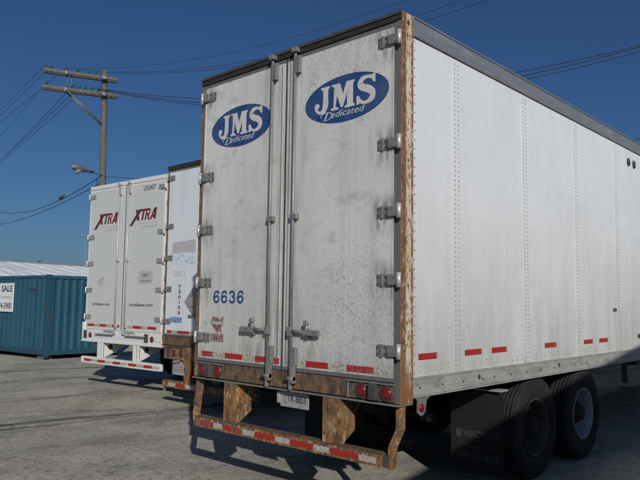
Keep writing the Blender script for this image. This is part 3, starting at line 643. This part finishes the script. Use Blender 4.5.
# ------------------------------------------------------------------ 2. middle trailer
def decor_mid(D, s):
    if s > 0: return
    x0 = -1.3
    mb = MB(); flatpoly(mb, [(x0 + .22, 2.56), (x0 + .88, 2.56), (x0 + .88, 2.77), (x0 + .22, 2.74)], lambda a, b: (a, b), -.0190, 'greytape'); mb.build('patch', D)
    mb = MB(); mb.box(x0 + .22, x0 + .88, -.0190, -.0184, 2.37, 2.555, 'bluescuff'); mb.build('patch', D)
    mb = MB(); text_bm(mb, 'DCI', x0 + .30, x0 + .62, 2.16, 2.25, -.0190, 'faint'); mb.build('lettering', D)
    mb = MB()
    for k, ch in enumerate('Tomica'):
        z1 = 2.01 - k * .088; h = .085 if ch == 'T' else .055
        text_bm(mb, ch, x0 + (.44 if ch != 'i' else .465), x0 + (.51 if ch != 'i' else .49), z1 - h, z1, -.0190, 'darkred', bold=.03)
    mb.build('lettering', D)
    mb = MB(); mb.box(x0 + .22, x0 + .56, -.0190, -.0184, 1.375, 1.465, 'bluetext'); text_bm(mb, 'CIMCO', x0 + .24, x0 + .54, 1.39, 1.445, -.0192, 'tapewhite', bold=.03); mb.build('sticker', D)
    mb = MB(); cx, cz, r = x0 + .92, 1.735, .285
    mb.prism([(cx - r, cz), (cx, cz + r), (cx + r, cz), (cx, cz - r)], 1, -.03, -.0185, 'placard')
    for dz in (.09, -.09): mb.box(cx - r + abs(dz), cx + r - abs(dz), -.0325, -.0302, cz + dz - .006, cz + dz + .006, 'jamb')
    mb.build('placard_holder', D)
def extra_mid(T):
    x0 = -1.3
    # lower rusty box with lights
    mb = MB(); mb.box(-1.22, 1.22, -.02, .12, .76, .97, 'rustpaint', .004)
    for a in (-1.19, -.97, -.80): mb.box(a, a + .012, -.032, -.0205, .77, .96, 'rust')
    mb.box(-1.22, -.55, -.04, -.0205, .955, .968, 'rust'); mb.build('lower_sill', T)
    for x in (-1.02 + .10, -.72, .72, 1.02): round_light(T, x, .865, -.021, .046)
    mb = MB(); mb.box(-1.14, -1.03, -.03, -.0205, .79, .94, 'seal', .004); mb.build('light_connector', T)
    mb = MB(); mb.box(-1.2, 1.2, -.05, .05, .29, .40, 'rustpaint', .004); g = mb.build('underride_guard', T)
    for a in (-.60, .45):
        mb = MB(); mb.box(a, a + .15, -.045, .06, .401, .755, 'rustpaint', .004); mb.box(a - .03, a + .18, -.045, -.03, .756, .98, 'rustpaint', .003); mb.build('strut', g)
    for a, b, m in ((-1.02, -.82, 'tapewhite'), (-.80, -.55, 'tapered'), (-.53, -.3, 'tapewhite'), (-.28, 0, 'tapered')):
        mb = MB(); mb.box(a, b, -.0525, -.0505, .315, .375, m); mb.build('reflective_tape', g)
    mb = MB(); mb.box(-1.03, -.69, .03, .038, .50, .755, 'plate', .002); p = mb.build('license_plate', T)
    mb = MB()
    for x, z, r in ((-.91, .72, .05), (-.84, .735, .04), (-.95, .70, .03)): mb.tube([(x - .05, .0, z), (x + .05, .01, z + .01)], r * .5, 'placard', 8)
    mb.build('plate_clamp', T)
    mb = MB(); text_bm(mb, '1ZC 483', -1.0, -.72, .55, .64, .0285, 'greytext'); mb.build('lettering', p)
trailer('white trailer with grey diamond placard and rusty bumper, half hidden between the other two', (-4.22, 2.45, 0), 0, dict(door='blue_white', post='post', decor=decor_mid, extra=extra_mid, header='darkhead', knuckle='creammetal', tape_z=1.19,
    doortape={-1: [(-1.16, -1.02, 'tapered'), (-1.015, -.86, 'tapewhite'), (-.855, -.52, 'tapered'), (-.515, -.3, 'tapewhite')], 1: [(.2, .5, 'tapered')]}))

# ------------------------------------------------------------------ 3. clean leased trailer
def decor_left(D, s):
    ox = -1.27
    a, b = (ox + .27, ox + .99) if s < 0 else (ox + 1.52, ox + 2.26)
    mb = MB(); y = -.0192; w_ = b - a
    # big italic letters, the first one reaches below the line
    def TT(u0, u1): return lambda x, z: (a + w_ * (u0 + (u1 - u0) * x) + z * .055 - .02, 3.28 + z * .22)
    sh = .0
    T = TT(.0, .36)
    flatpoly(mb, [(-.25, -.42), (.12, -.42), (1.02, 1.0), (.62, 1.0)], T, y, 'brown'); flatpoly(mb, [(.22, 1.0), (.5, 1.0), (.92, .0), (.6, .0)], T, y - .0002, 'darkred')
    T = TT(.31, .56); flatpoly(mb, [(.0, 1.0), (1.0, 1.0), (1.0, .80), (.0, .80)], T, y, 'darkred'); flatpoly(mb, [(.36, .8), (.66, .8), (.66, 0), (.36, 0)], T, y - .0002, 'darkred')
    T = TT(.53, .76)
    flatpoly(mb, [(.05, 1), (.33, 1), (.33, 0), (.05, 0)], T, y, 'darkred'); ribbon(mb, [(.2, .91, .18), (.65, .9, .18), (.82, .7, .2), (.6, .5, .18), (.3, .48, .16)], T, y - .0002, 'darkred', 4); flatpoly(mb, [(.4, .5), (.68, .5), (.98, 0), (.68, 0)], T, y - .0003, 'darkred')
    T = TT(.76, 1.02); flatpoly(mb, [(.0, 0), (.28, 0), (.66, 1), (.42, 1)], T, y, 'darkred'); flatpoly(mb, [(.66, 0), (.95, 0), (.86, 1), (.42, 1)], T, y - .0002, 'darkred'); flatpoly(mb, [(.25, .18), (.8, .18), (.8, .38), (.3, .38)], T, y - .0003, 'darkred')
    text_bm(mb, 'LEASE', a + w_ * .4, b + .02, 3.13, 3.175, y, 'greytext', spacing=1.8, shear=.2); mb.box(a + w_ * .2, b + .02, -.0190, -.0186, 3.215, 3.222, 'placard')
    mb.build('logo', D)
    mb = MB()
    if s < 0: text_bm(mb, 'xtralease.com', ox + .22, ox + .86, 1.625, 1.685, y, 'brown', bold=.02, shear=.25)
    else: text_bm(mb, 'xtralease.com', ox + 1.50, ox + 2.26, 1.625, 1.69, y, 'brown', bold=.02, shear=.25)
    mb.build('lettering', D)
    if s > 0:
        mb = MB(); text_bm(mb, 'U55457', ox + 1.84, ox + 2.22, 3.85, 3.95, y, 'brown', bold=.015); mb.build('fleet_number', D)
        mb = MB(); mb.box(ox + 1.78, ox + 2.22, -.0192, -.0184, 2.05, 2.30, 'faint'); text_bm(mb, '101"', ox + 1.90, ox + 2.10, 2.18, 2.25, -.0194, 'brown', bold=.02); text_bm(mb, 'INSIDE WIDTH', ox + 1.83, ox + 2.17, 2.09, 2.12, -.0194, 'brown', bold=.02); mb.build('sticker', D)
    else:
        mb = MB(); mb.box(ox + .40, ox + .58, -.0190, -.0184, 2.03, 2.16, 'faint'); mb.tube([(ox + .52, -.02, 2.14), (ox + .60, -.02, 2.20)], .006, 'brown', 5); mb.build('sticker', D)
def extra_left(T):
    mb = MB(); mb.box(-1.36, 1.30, -.03, .03, .905, 1.141, 'whitemetal', .006); mb.box(-1.36, 1.30, -.05, .05, .888, .904, 'whitemetal')
    mb.box(-1.37, -1.30, -.028, .05, 1.142, 1.28, 'whitemetal', .003); mb.box(1.305, 1.35, -.028, .05, .95, 1.32, 'whitemetal', .003)
    mb.box(-.82, -.20, -.09, -.031, 1.05, 1.062, 'hinge'); mb.box(.20, .82, -.09, -.031, 1.05, 1.062, 'hinge')
    mb.build('rear_apron', T)
    for x in (-1.08, 1.06): round_light(T, x - .04 * (1 if x > 0 else -1), 1.02, -.032, .042)
    for x in (-1.23, .84):
        mb = MB(); mb.box(x - .06, x + .06, -.04, -.0305, .95, 1.11, 'seal', .006); mb.build('light_connector', T)
    for z0, z1, x0 in ((.99, 1.10, -1.0),):
        pass
    mb = MB(); mb.box(-1.27, 1.27, -.08, .02, .46, .585, 'whitemetal', .006); mb.box(1.271, 1.34, -.075, .0, .46, .58, 'whitemetal', .01); g = mb.build('underride_guard', T)
    for a in (-.74, .46):
        mb = MB(); mb.box(a, a + .09, -.05, -.03, .586, .887, 'whitemetal', .003); mb.box(a + .13, a + .19, -.05, -.03, .586, .887, 'whitemetal', .003); mb.box(a, a + .19, -.029, -.02, .586, .887, 'hinge')
        mb.prism([(-.019, .887), (.62, .887), (.60, .84), (-.0, .586), (-.019, .586)], 0, a + .16, a + .172, 'whitemetal')
        mb.prism([(-.019, .887), (.62, .887), (.60, .84), (-.0, .586), (-.019, .586)], 0, a + .0, a + .012, 'whitemetal')
        mb.lathe([(.055, 0), (.054, .002), (.001, .0025)], (a + .172, .14, .79), 'x', 'seal', 16)
        mb.build('strut', g)
    for a in (-1.15, -.66, -.14, .38, .86):
        mb = MB(); mb.box(a, a + .25, -.0830, -.0802, .495, .548, 'tapered'); mb.box(a + .255, a + .48, -.0825, -.0802, .495, .548, 'tapewhite'); mb.build('reflective_tape', g)
    mb = MB(); mb.tube([(-1.1, .1, .80), (-.9, .1, .82), (-.7, .1, .80)], .05, 'hinge', 10); mb.build('air_tank', T)
    mb = MB(); mb.lathe([(.07, -.03), (.07, .03)], (.05, .6, .72), 'x', 'rim', 14); mb.build('brake_fitting', T)
trailer('clean white leased trailer with dark red italic logos and white bumper, furthest left', (-7.38 + .01, 2.745, 0), R(3.46), dict(door='clean', post='whitemetal', header='whitemetal', sill='whitemetal', doorframe='whitemetal', rod='rodlight', knuckle='whitemetal', hinge='hingelight', rodx=(-.19, .13),
    decor=decor_left, extra=extra_left, handles=True, handle_z=1.125, tape_z=1.2,
    doortape={-1: [(-1.19, -.93, 'tapered'), (-.925, -.75, 'tapewhite'), (-.745, -.50, 'tapered'), (-.495, -.31, 'tapewhite'), (-.305, -.05, 'tapered')], 1: [(.20, .38, 'tapewhite'), (.385, .66, 'tapered'), (.665, .84, 'tapewhite'), (.845, 1.12, 'tapered')]}))

# ------------------------------------------------------------------ 4. trailer beside the photographer (casts the shade at the lower right)
def extra_near(T):
    mb = MB(); mb.box(-1.2, 1.2, -.05, .05, .50, .60, 'whitemetal', .004); g = mb.build('underride_guard', T)
    for a in (-.6, .45):
        mb = MB(); mb.box(a, a + .12, -.045, .04, .601, .971, 'whitemetal', .004); mb.build('strut', g)
    for x in (-1.1, -.85, .85, 1.1): round_light(T, x, 1.062, -.012, .048)
ang = math.atan2(5.89, -1.17) - math.pi / 2
ax = Vector((-1.17, 5.89)).normalized(); rt = Vector((ax.y, -ax.x))
edge = Vector((7.44, -3.84)) - ax * 5.2 + rt * 1.3125
trailer('plain white trailer parked to the right of the viewpoint, shading the yard there', (edge.x, edge.y, 0), ang, dict(door='clean', post='creammetal', extra=extra_near))

# ------------------------------------------------------------------ blue shipping container
def container():
    T = thing('shipping_container', 'blue corrugated steel shipping container with rust spots and a for sale sign', 'container', (-14.35, 4.47, 0), R(4.5))
    LX, LY, H = 6.06, 2.44, 2.43      # corner at local (0,0); long side runs to -x, short side to +y
    mb = MB(); mb.box(-.14, 0, .0, .14, .10, H, 'contdark', .008); c = mb
    mb.box(-LX, -LX + .14, 0, .14, .10, H, 'contdark', .008); mb.box(-.14, 0, LY - .14, LY, .10, H, 'contdark', .008); mb.box(-LX, -LX + .14, LY - .14, LY, .10, H, 'contdark', .008)
    mb.box(-LX + .141, -.141, .01, .07, H - .09, H - .01, 'container'); mb.box(-LX + .141, -.141, .01, .09, .12, .26, 'contdark')
    mb.box(-.07, -.01, .141, LY - .141, H - .10, H - .01, 'container'); mb.box(-.09, -.01, .141, LY - .141, .12, .26, 'contdark')
    mb.box(-LX + .141, -.141, LY - .07, LY - .01, H - .09, H - .01, 'container'); mb.box(-LX + .141, -.141, LY - .09, LY - .01, .12, .26, 'contdark')
    for x in (-.09, -LX - .01):
        for y in (-.01, LY - .1): mb.box(x, x + .10, y, y + .11, H - .11, H + .005, 'contdark', .004); mb.box(x, x + .10, y, y + .11, .07, .19, 'contdark', .004)
    mb.build('frame', T)
    def corr(name, L0, L1, fixed, axis, sgn, pitch=.278, dep=.036):
        mb = MB(); P = []; u = L0
        while u < L1 - .01:
            for du, d in ((0, 0), (.072, 0), (.14, 1), (.212, 1)): 
                if u + du < L1: P.append((u + du, d * dep))
            u += pitch
        P.append((L1, 0)); i = mb.mi('container'); A = []; B = []
        for u, d in P:
            p = (u, fixed + sgn * d) if axis == 'x' else (fixed + sgn * d, u)
            A.append(mb.bm.verts.new((p[0], p[1], .261 if True else 0))); B.append(mb.bm.verts.new((p[0], p[1], H - .1)))
        for k in range(len(P) - 1): f = mb.bm.faces.new((A[k], A[k + 1], B[k + 1], B[k])); f.material_index = i
        return mb.build(name, T)
    corr('side_panel', -LX + .14, -.14, .02, 'x', 1, .278, .018); corr('side_panel', -LX + .14, -.14, LY - .02, 'x', -1)
    corr('end_panel', .14, LY - .14, -.02, 'y', -1, .24); corr('end_panel', .14, LY - .14, -LX + .02, 'y', 1, .24)
    mb = MB(); mb.box(-LX + .05, -.05, .05, LY - .05, H - .03, H - .012, 'container'); mb.build('roof', T)
    mb = MB(); mb.box(-LX + .06, -.06, .05, LY - .05, .12, .20, 'black'); mb.build('floor', T)
    mb = MB()
    for k in range(8): mb.box(-1.05 + k * .055, -1.02 + k * .055, .008, .0095, 1.98 - .01 * (k % 3), 2.02 + .012 * (k % 2), 'brown')
    mb.build('stencil_mark', T)
    S = thing('sale_sign', 'white for sale sign board fixed to the blue container', 'sign', T.matrix_world @ Vector((0, 0, 0)), R(4.5)); S.location = (-14.35, 4.47, 0)
    mb = MB(); x1 = -1.93; x0 = x1 - 1.5; mb.box(x0, x1, -.022, -.002, 1.32, 2.20, 'signwhite', .003); mb.build('board', S)
    mb = MB(); text_bm(mb, 'FOR SALE', x0 + .08, x1 - .07, 1.93, 2.13, -.0230, 'signtext', bold=.03); text_bm(mb, 'Storage Containers', x0 + .12, x1 - .1, 1.70, 1.83, -.0230, 'signtan', bold=.01); text_bm(mb, '800-674-3900', x0 + .08, x1 - .09, 1.41, 1.60, -.0230, 'signtext', bold=.02); mb.build('lettering', S)
    for n, (a, b) in enumerate(((-.35, .2), (-.35, 2.2), (-5.7, .2), (-5.7, 2.2))):
        mb = MB(); mb.box(a - .18, a + .18, b - .13, b + .13, -.02, .075, 'crosswood', .006); o = mb.build('timber_block', None, (-14.35, 4.47, 0)); o.rotation_euler = (0, 0, R(4.5))
        tag(o, ['weathered timber block under the near corner of the blue container', 'weathered timber block under the far right corner of the blue container', 'weathered timber block under the near left end of the blue container', 'weathered timber block under the far left corner of the blue container'][n], 'timber block', 'timber blocks under the container')
container()

# ------------------------------------------------------------------ utility pole
ATT = {}
def pole():
    T = thing('utility_pole', 'weathered wooden utility pole with two long side crossarms and insulators', 'utility pole', (-21.72, 10.24, 0))
    base = Vector((-21.72, 10.24, 0)); top = Vector((-20.93, 9.49, 11.38))
    def L(p): return Vector(p) - base
    mb = MB(); mb.tube([L(base + (top - base) * t) for t in (0, .25, .5, .75, .98, 1.0)], [.17, .16, .145, .13, .12, .112], 'wood', 16); mb.build('pole_shaft', T)
    for (a, b, z) in (((-20.7, 9.76), (-21.78, 7.25), 10.98), ((-20.75, 9.82), (-21.85, 7.28), 10.30)):
        for off in ((.115, 1), (-.115, -1)) if False else ((.13, 1),):
            d = Vector((b[0] - a[0], b[1] - a[1], 0)).normalized(); n = Vector((d.y, -d.x, 0)) * -1; n = Vector((-n.x, -n.y, 0)) if n.dot(Vector((1, -1, 0))) < 0 else n
            for q in (.05, .19):
                pass
            mb = MB(); A = L((a[0], a[1], z)) - d * .18 + n * .14; B = L((b[0], b[1], z)) + n * .14
            c = (A + B) / 2; hl = (B - A).length / 2; m4 = Matrix.Translation(c) @ Matrix((d, n, Vector((0, 0, 1)))).transposed().to_4x4()
            v0 = len(mb.bm.verts); mb.box(-hl, hl, -.05, .05, -.06, .06, 'crosswood', .008); mb.box(-hl + .5, -hl + .62, -.06, .06, -.062, .062, 'steel'); mb.box(hl - .9, hl - .84, -.055, .055, -.066, .066, 'steel')
            bmesh.ops.transform(mb.bm, matrix=m4, verts=mb.bm.verts)
            X = mb.build('crossarm', T)
            mb = MB(); A2 = A - n * .28; 
            c2 = c - n * .29; m5 = Matrix.Translation(c2) @ Matrix((d, n, Vector((0, 0, 1)))).transposed().to_4x4()
            mb.box(-hl, hl, -.05, .05, -.06, .06, 'crosswood', .008); bmesh.ops.transform(mb.bm, matrix=m5, verts=mb.bm.verts); mb.build('crossarm', T)
            us = (.97, .90, .70, .55, .40, .30) if z > 10.6 else (.95, .60, .52, .44, .36, .26, .16)
            for u in us:
                p = A + (B - A) * u; ATT[(z > 10.6, u)] = tuple(p + base + Vector((0, 0, .2))); mb = MB(); mb.tube([p + Vector((0, 0, .055)), p + Vector((0, 0, .17))], .012, 'steel', 6)
                mb.lathe([(.03, .12), (.055, .14), (.055, .17), (.03, .19), (.045, .21), (.04, .24), (.005, .26)], p, 'z', 'insul', 12); mb.build('insulator', T)
    for dx in (0, .14):
        mb = MB(); d = Vector((-.39, -.92, 0)); n = Vector((.92, -.39, 0))
        p0 = L(base + (top - base) * .80) + d * .1 + n * (.16 - dx * 2); p1 = L((-21.49, 8.12, 10.27)) + n * (.16 - dx * 2); mb.tube([p0, p1], .03, 'crosswood' if False else 'steel', 6); mb.build('brace', T)
    for k in (0, .13):
        mb = MB(); p = L((-21.36, 8.27, 10.3)) + Vector((-.39, -.92, 0)) * k * 1.3; mb.tube([p + Vector((0, 0, .05)), p + Vector((0, 0, .62))], .022, 'steel', 6); mb.build('hanger', T)
    mb = MB()
    for k in range(14):
        t = .56 + k * .026; p = L(base + (top - base) * t); a = k * 2.4; mb.tube([p + Vector((math.cos(a), math.sin(a), 0)) * .12, p + Vector((math.cos(a), math.sin(a), 0)) * .17], .012, 'steel', 5)
    mb.tube([L((-21.25, 9.78, 6.6)), L((-21.38, 9.6, 6.45)), L((-21.5, 9.68, 6.8))], .02, 'wire', 6)
    mb.build('pole_hardware', T)
    # cobra-head street lamp hangs on the pole
    S = thing('street_lamp', 'grey street lamp head on a short arm near the foot of the utility pole crossarms', 'street lamp', (-21.1, 9.6, 6.95))
    S['label'] = 'grey cobra-head street lamp on a short arm bolted to the utility pole'
    mb = MB(); mb.tube([(-.08, .22, -.02), (-.0, -.1, .02), (.14, -.5, .03), (.22, -.72, .02)], .035, 'lamp', 8); mb.build('arm', S)
    d = Vector((.40, -.87, 0)).normalized(); d = Vector((.3, -.75, 0)).normalized()
    mb = MB(); n = 14; prev = None; i = mb.mi('lamp'); P0 = Vector((.20, -.66, .02)); u = Vector((-d.y, d.x, 0)); Rg = []
    for t, ww, hh in ((-.35, .04, .045), (0, .07, .075), (.15, .10, .09), (.35, .14, .125), (.6, .17, .15), (.82, .155, .125), (.95, .11, .08), (1.0, .03, .03)):
        c = P0 + d * t * .95 + Vector((0, 0, .01)); Rg.append([mb.bm.verts.new(c + u * ww * math.cos(2 * math.pi * k / n) + Vector((0, 0, hh * math.sin(2 * math.pi * k / n)))) for k in range(n)])
    for A, B in zip(Rg, Rg[1:]):
        for k in range(n): f = mb.bm.faces.new((A[k], A[(k + 1) % n], B[(k + 1) % n], B[k])); f.material_index = i; f.smooth = True
    mb.bm.faces.new(Rg[0]); mb.bm.faces.new(Rg[-1]); mb.build('lamp_head', S)
    mb = MB(); c = P0 + d * .62 + Vector((0, 0, -.06)); mb.lathe([(.15, 0), (.145, -.06), (.11, -.13), (.01, -.165)], c, 'z', 'lampglass', 16); mb.build('lamp_glass', S)
pole()

# ------------------------------------------------------------------ overhead wires
def wire(A, B, sag, r, label, n=34, name='overhead_wire', grp='overhead wires strung from the utility pole'):
    A, B = Vector(A), Vector(B); c = bpy.data.curves.new('w', 'CURVE')
    mb = MB(); P = []
    for k in range(n + 1):
        t = k / n; p = A.lerp(B, t); p.z -= 4 * sag * t * (1 - t); P.append(p - A)
    mb.tube(P, r, 'wire', 5); o = mb.build(name, None, A); bpy.data.curves.remove(c)
    return tag(o, label, 'wire', grp)
W = [(ATT[(True, .70)], (11.87, 14.17, 16.32), 3.12, .006, 'thin wire crossing the sky highest of all, rising right from the upper crossarm'),
 (ATT[(True, .55)], (12.02, 14.52, 15.94), 3.34, .007, 'thin wire second from the top, passing just behind the grimy trailer roof corner'),
 (ATT[(True, .30)], (12.51, 15.66, 16.02), 3.15, .008, 'thin wire third from the top, meeting the trailer roof above the left oval logo'),
 (ATT[(False, .16)], (11.26, 21.28, 13.35), 2.69, .014, 'thick black cable, upper of three seen above the trailer roof at the right'),
 (ATT[(False, .26)], (11.21, 21.16, 14.15), 3.31, .014, 'thick black cable, middle of three seen above the trailer roof at the right'),
 (ATT[(False, .36)], (11.01, 20.7, 13.85), 3.42, .012, 'thick black cable, lowest of three seen above the trailer roof at the right'),
 ((-21.2, 9.75, 6.9), (10.81, 21.16, 9.19), 1.58, .011, 'low cable leaving the pole beside the street lamp and running right behind the trailers'),
 (ATT[(True, .97)], (-70.72, 17.11, 13.82), .31, .009, 'thin wire running left from the outer end of the upper crossarm'),
 (ATT[(True, .90)], (-70.57, 17.45, 13.85), .31, .009, 'thin wire running left from the second insulator of the upper crossarm'),
 (ATT[(True, .70)], (-70.28, 18.14, 15.17), .31, .009, 'thin wire running left from the middle of the upper crossarm'),
 (ATT[(False, .95)], (-70.79, 17.14, 9.25), .31, .006, 'faint thin wire running left from the outer end of the lower crossarm'),
 (ATT[(False, .60)], (-70.49, 17.84, 8.85), .31, .012, 'dark wire steeply descending left from the lower crossarm, first of three'),
 (ATT[(False, .52)], (-70.34, 18.18, 10.02), .31, .012, 'dark wire descending left from the lower crossarm, middle of three'),
 (ATT[(False, .44)], (-70.24, 18.41, 10.34), .31, .012, 'dark wire descending left from the lower crossarm, nearest of three to the pole'),
 ((-21.28, 9.75, 6.95), (-70.49, 19.02, 16.15), 3.39, .018, 'thick slack cable, upper of two running left from below the street lamp'),
 ((-21.28, 9.75, 6.65), (-70.49, 19.02, 10.5), 1.64, .018, 'thick slack cable, lower of two running left from below the street lamp')]
for a in W: wire(*a)
mb = MB(); mb.tube([(-.35, .07, -.02), (.33, -.07, .02)], .075, 'seal', 10); o = mb.build('splice_box', None, (-26.15, 10.42, 6.58)); tag(o, 'black splice case hanging on the two slack cables left of the trailers', 'cable splice')

# ------------------------------------------------------------------ far background
def warehouse():
    T = thing('white_warehouse', 'long low white metal-roofed building behind the blue container', 'building', (-59.0, 14.0, 0), math.atan2(-.23, .97) * -1)
    # local: +x faces the yard, +y runs along the ridge
    T.rotation_euler = (0, 0, math.atan2(.2277, .9737))
    mb = MB(); mb.prism([(-9, 3.45), (0, 5.2), (9.2, 3.45), (9.2, 3.3), (0, 5.05), (-9, 3.3)], 1, -24, 36, 'whiteroof')
    for k in range(30): 
        y = -24 + k * 2
        mb.prism([(0, 5.203), (9.2, 3.453), (9.2, 3.475), (0, 5.225)], 1, y, y + .05, 'whiteroof')
    mb.box(-.25, .25, -24, 36, 5.17, 5.28, 'greywall'); mb.box(9.201, 9.35, -24, 36, 3.28, 3.46, 'whitewall')
    mb.build('roof', T)
    mb = MB(); mb.prism([(-8.6, 0), (8.8, 0), (8.8, 3.35), (0, 5.03), (-8.6, 3.35)], 1, -23.5, 35.5, 'whitewall'); wll = mb.build('wall', T)
    for k in range(4): mb = MB(); mb.box(8.801, 8.85, -18 + k * 13, -14 + k * 13, 0, 3, 'greywall'); mb.build('door', T)
    mb = MB(); mb.lathe([(.12, 0), (.12, .25), (.2, .26), (.2, .36), (.02, .4)], (0, 11.7, 5.25), 'z', 'greywall', 10); mb.build('roof_vent', T)
warehouse()
def shed():
    T = thing('grey_shed', 'small grey roofed shed rising beyond the left end of the white building', 'building', (-92, 27.5, 0), R(15))
    mb = MB(); mb.box(-6, 6, -9, 3.2, 0, 5.6, 'greywall'); mb.build('wall', T)
    mb = MB(); mb.prism([(-6.4, 5.6), (6.4, 5.6), (0, 6.9)], 1, -9.3, 3.8, 'greywall'); mb.build('roof', T)
    mb = MB(); mb.tube([(0, 2.5, 6.8), (0, 2.5, 7.5)], .05, 'steel', 6); mb.tube([(0, 1.0, 7.35), (0, 4.6, 7.35)], .10, 'whitewall', 6); mb.build('roof_light', T)
shed()
def mast():
    T = thing('light_mast', 'tall thin grey light mast with twin lamp heads, far beyond the container', 'light mast', (-80.2, 39.9, 0))
    mb = MB(); mb.tube([(0, 0, 0), (0, 0, 10.2)], [.08, .05], 'greywall', 8); mb.build('mast_pole', T)
    r = Vector((.734, .679, 0))
    mb = MB(); mb.tube([r * -.5 + Vector((0, 0, 10.2)), r * .5 + Vector((0, 0, 10.2))], .05, 'steel', 6); mb.build('crossbar', T)
    for s in (-1, 1):
        mb = MB(); c = r * .42 * s; mb.box(c.x - .2, c.x + .2, c.y - .16, c.y + .16, 10.22, 10.42, 'placard', .03); mb.build('lamp_head', T)
mast()
def bare_tree(x, y, h, seed, label):
    rnd = random.Random(seed); T = thing('bare_tree', label, 'tree', (x, y, 0), 0, 'bare trees beyond the white building')
    mb = MB(); mb.tube([(0, 0, 0), (.1, .05, h * .3), (0, .1, h * .55)], [.22, .16, .10], 'bark', 8); mb.build('trunk', T)
    mb = MB()
    def br(p, d, l, r, lv):
        q = p + d * l; mb.tube([p, p.lerp(q, .5) + Vector((rnd.uniform(-.1, .1), rnd.uniform(-.1, .1), 0)) * l, q], [r, r * .8, r * .55], 'twig', 4, caps=False)
        if lv:
            for k in range(4): dd = (d + Vector((rnd.uniform(-.8, .8), rnd.uniform(-.8, .8), rnd.uniform(-.25, .6)))).normalized(); br(p.lerp(q, rnd.uniform(.5, 1)), dd, l * .66, r * .55, lv - 1)
    for k in range(6): a = k * 1.05; br(Vector((0, .1, h * (.35 + .03 * k))), Vector((math.cos(a) * .7, math.sin(a) * .7, .8)).normalized(), h * .24, .07, 3)
    mb.build('crown', T)
for a in ((-78.5, 38.2, 6.9, 1, 'low bare tree just left of the foot of the light mast'), (-78.0, 41.5, 6.6, 2, 'low bare tree just right of the light mast'), (-86, 36.0, 6.8, 3, 'small bare tree further left above the white roof edge')): bare_tree(*a)
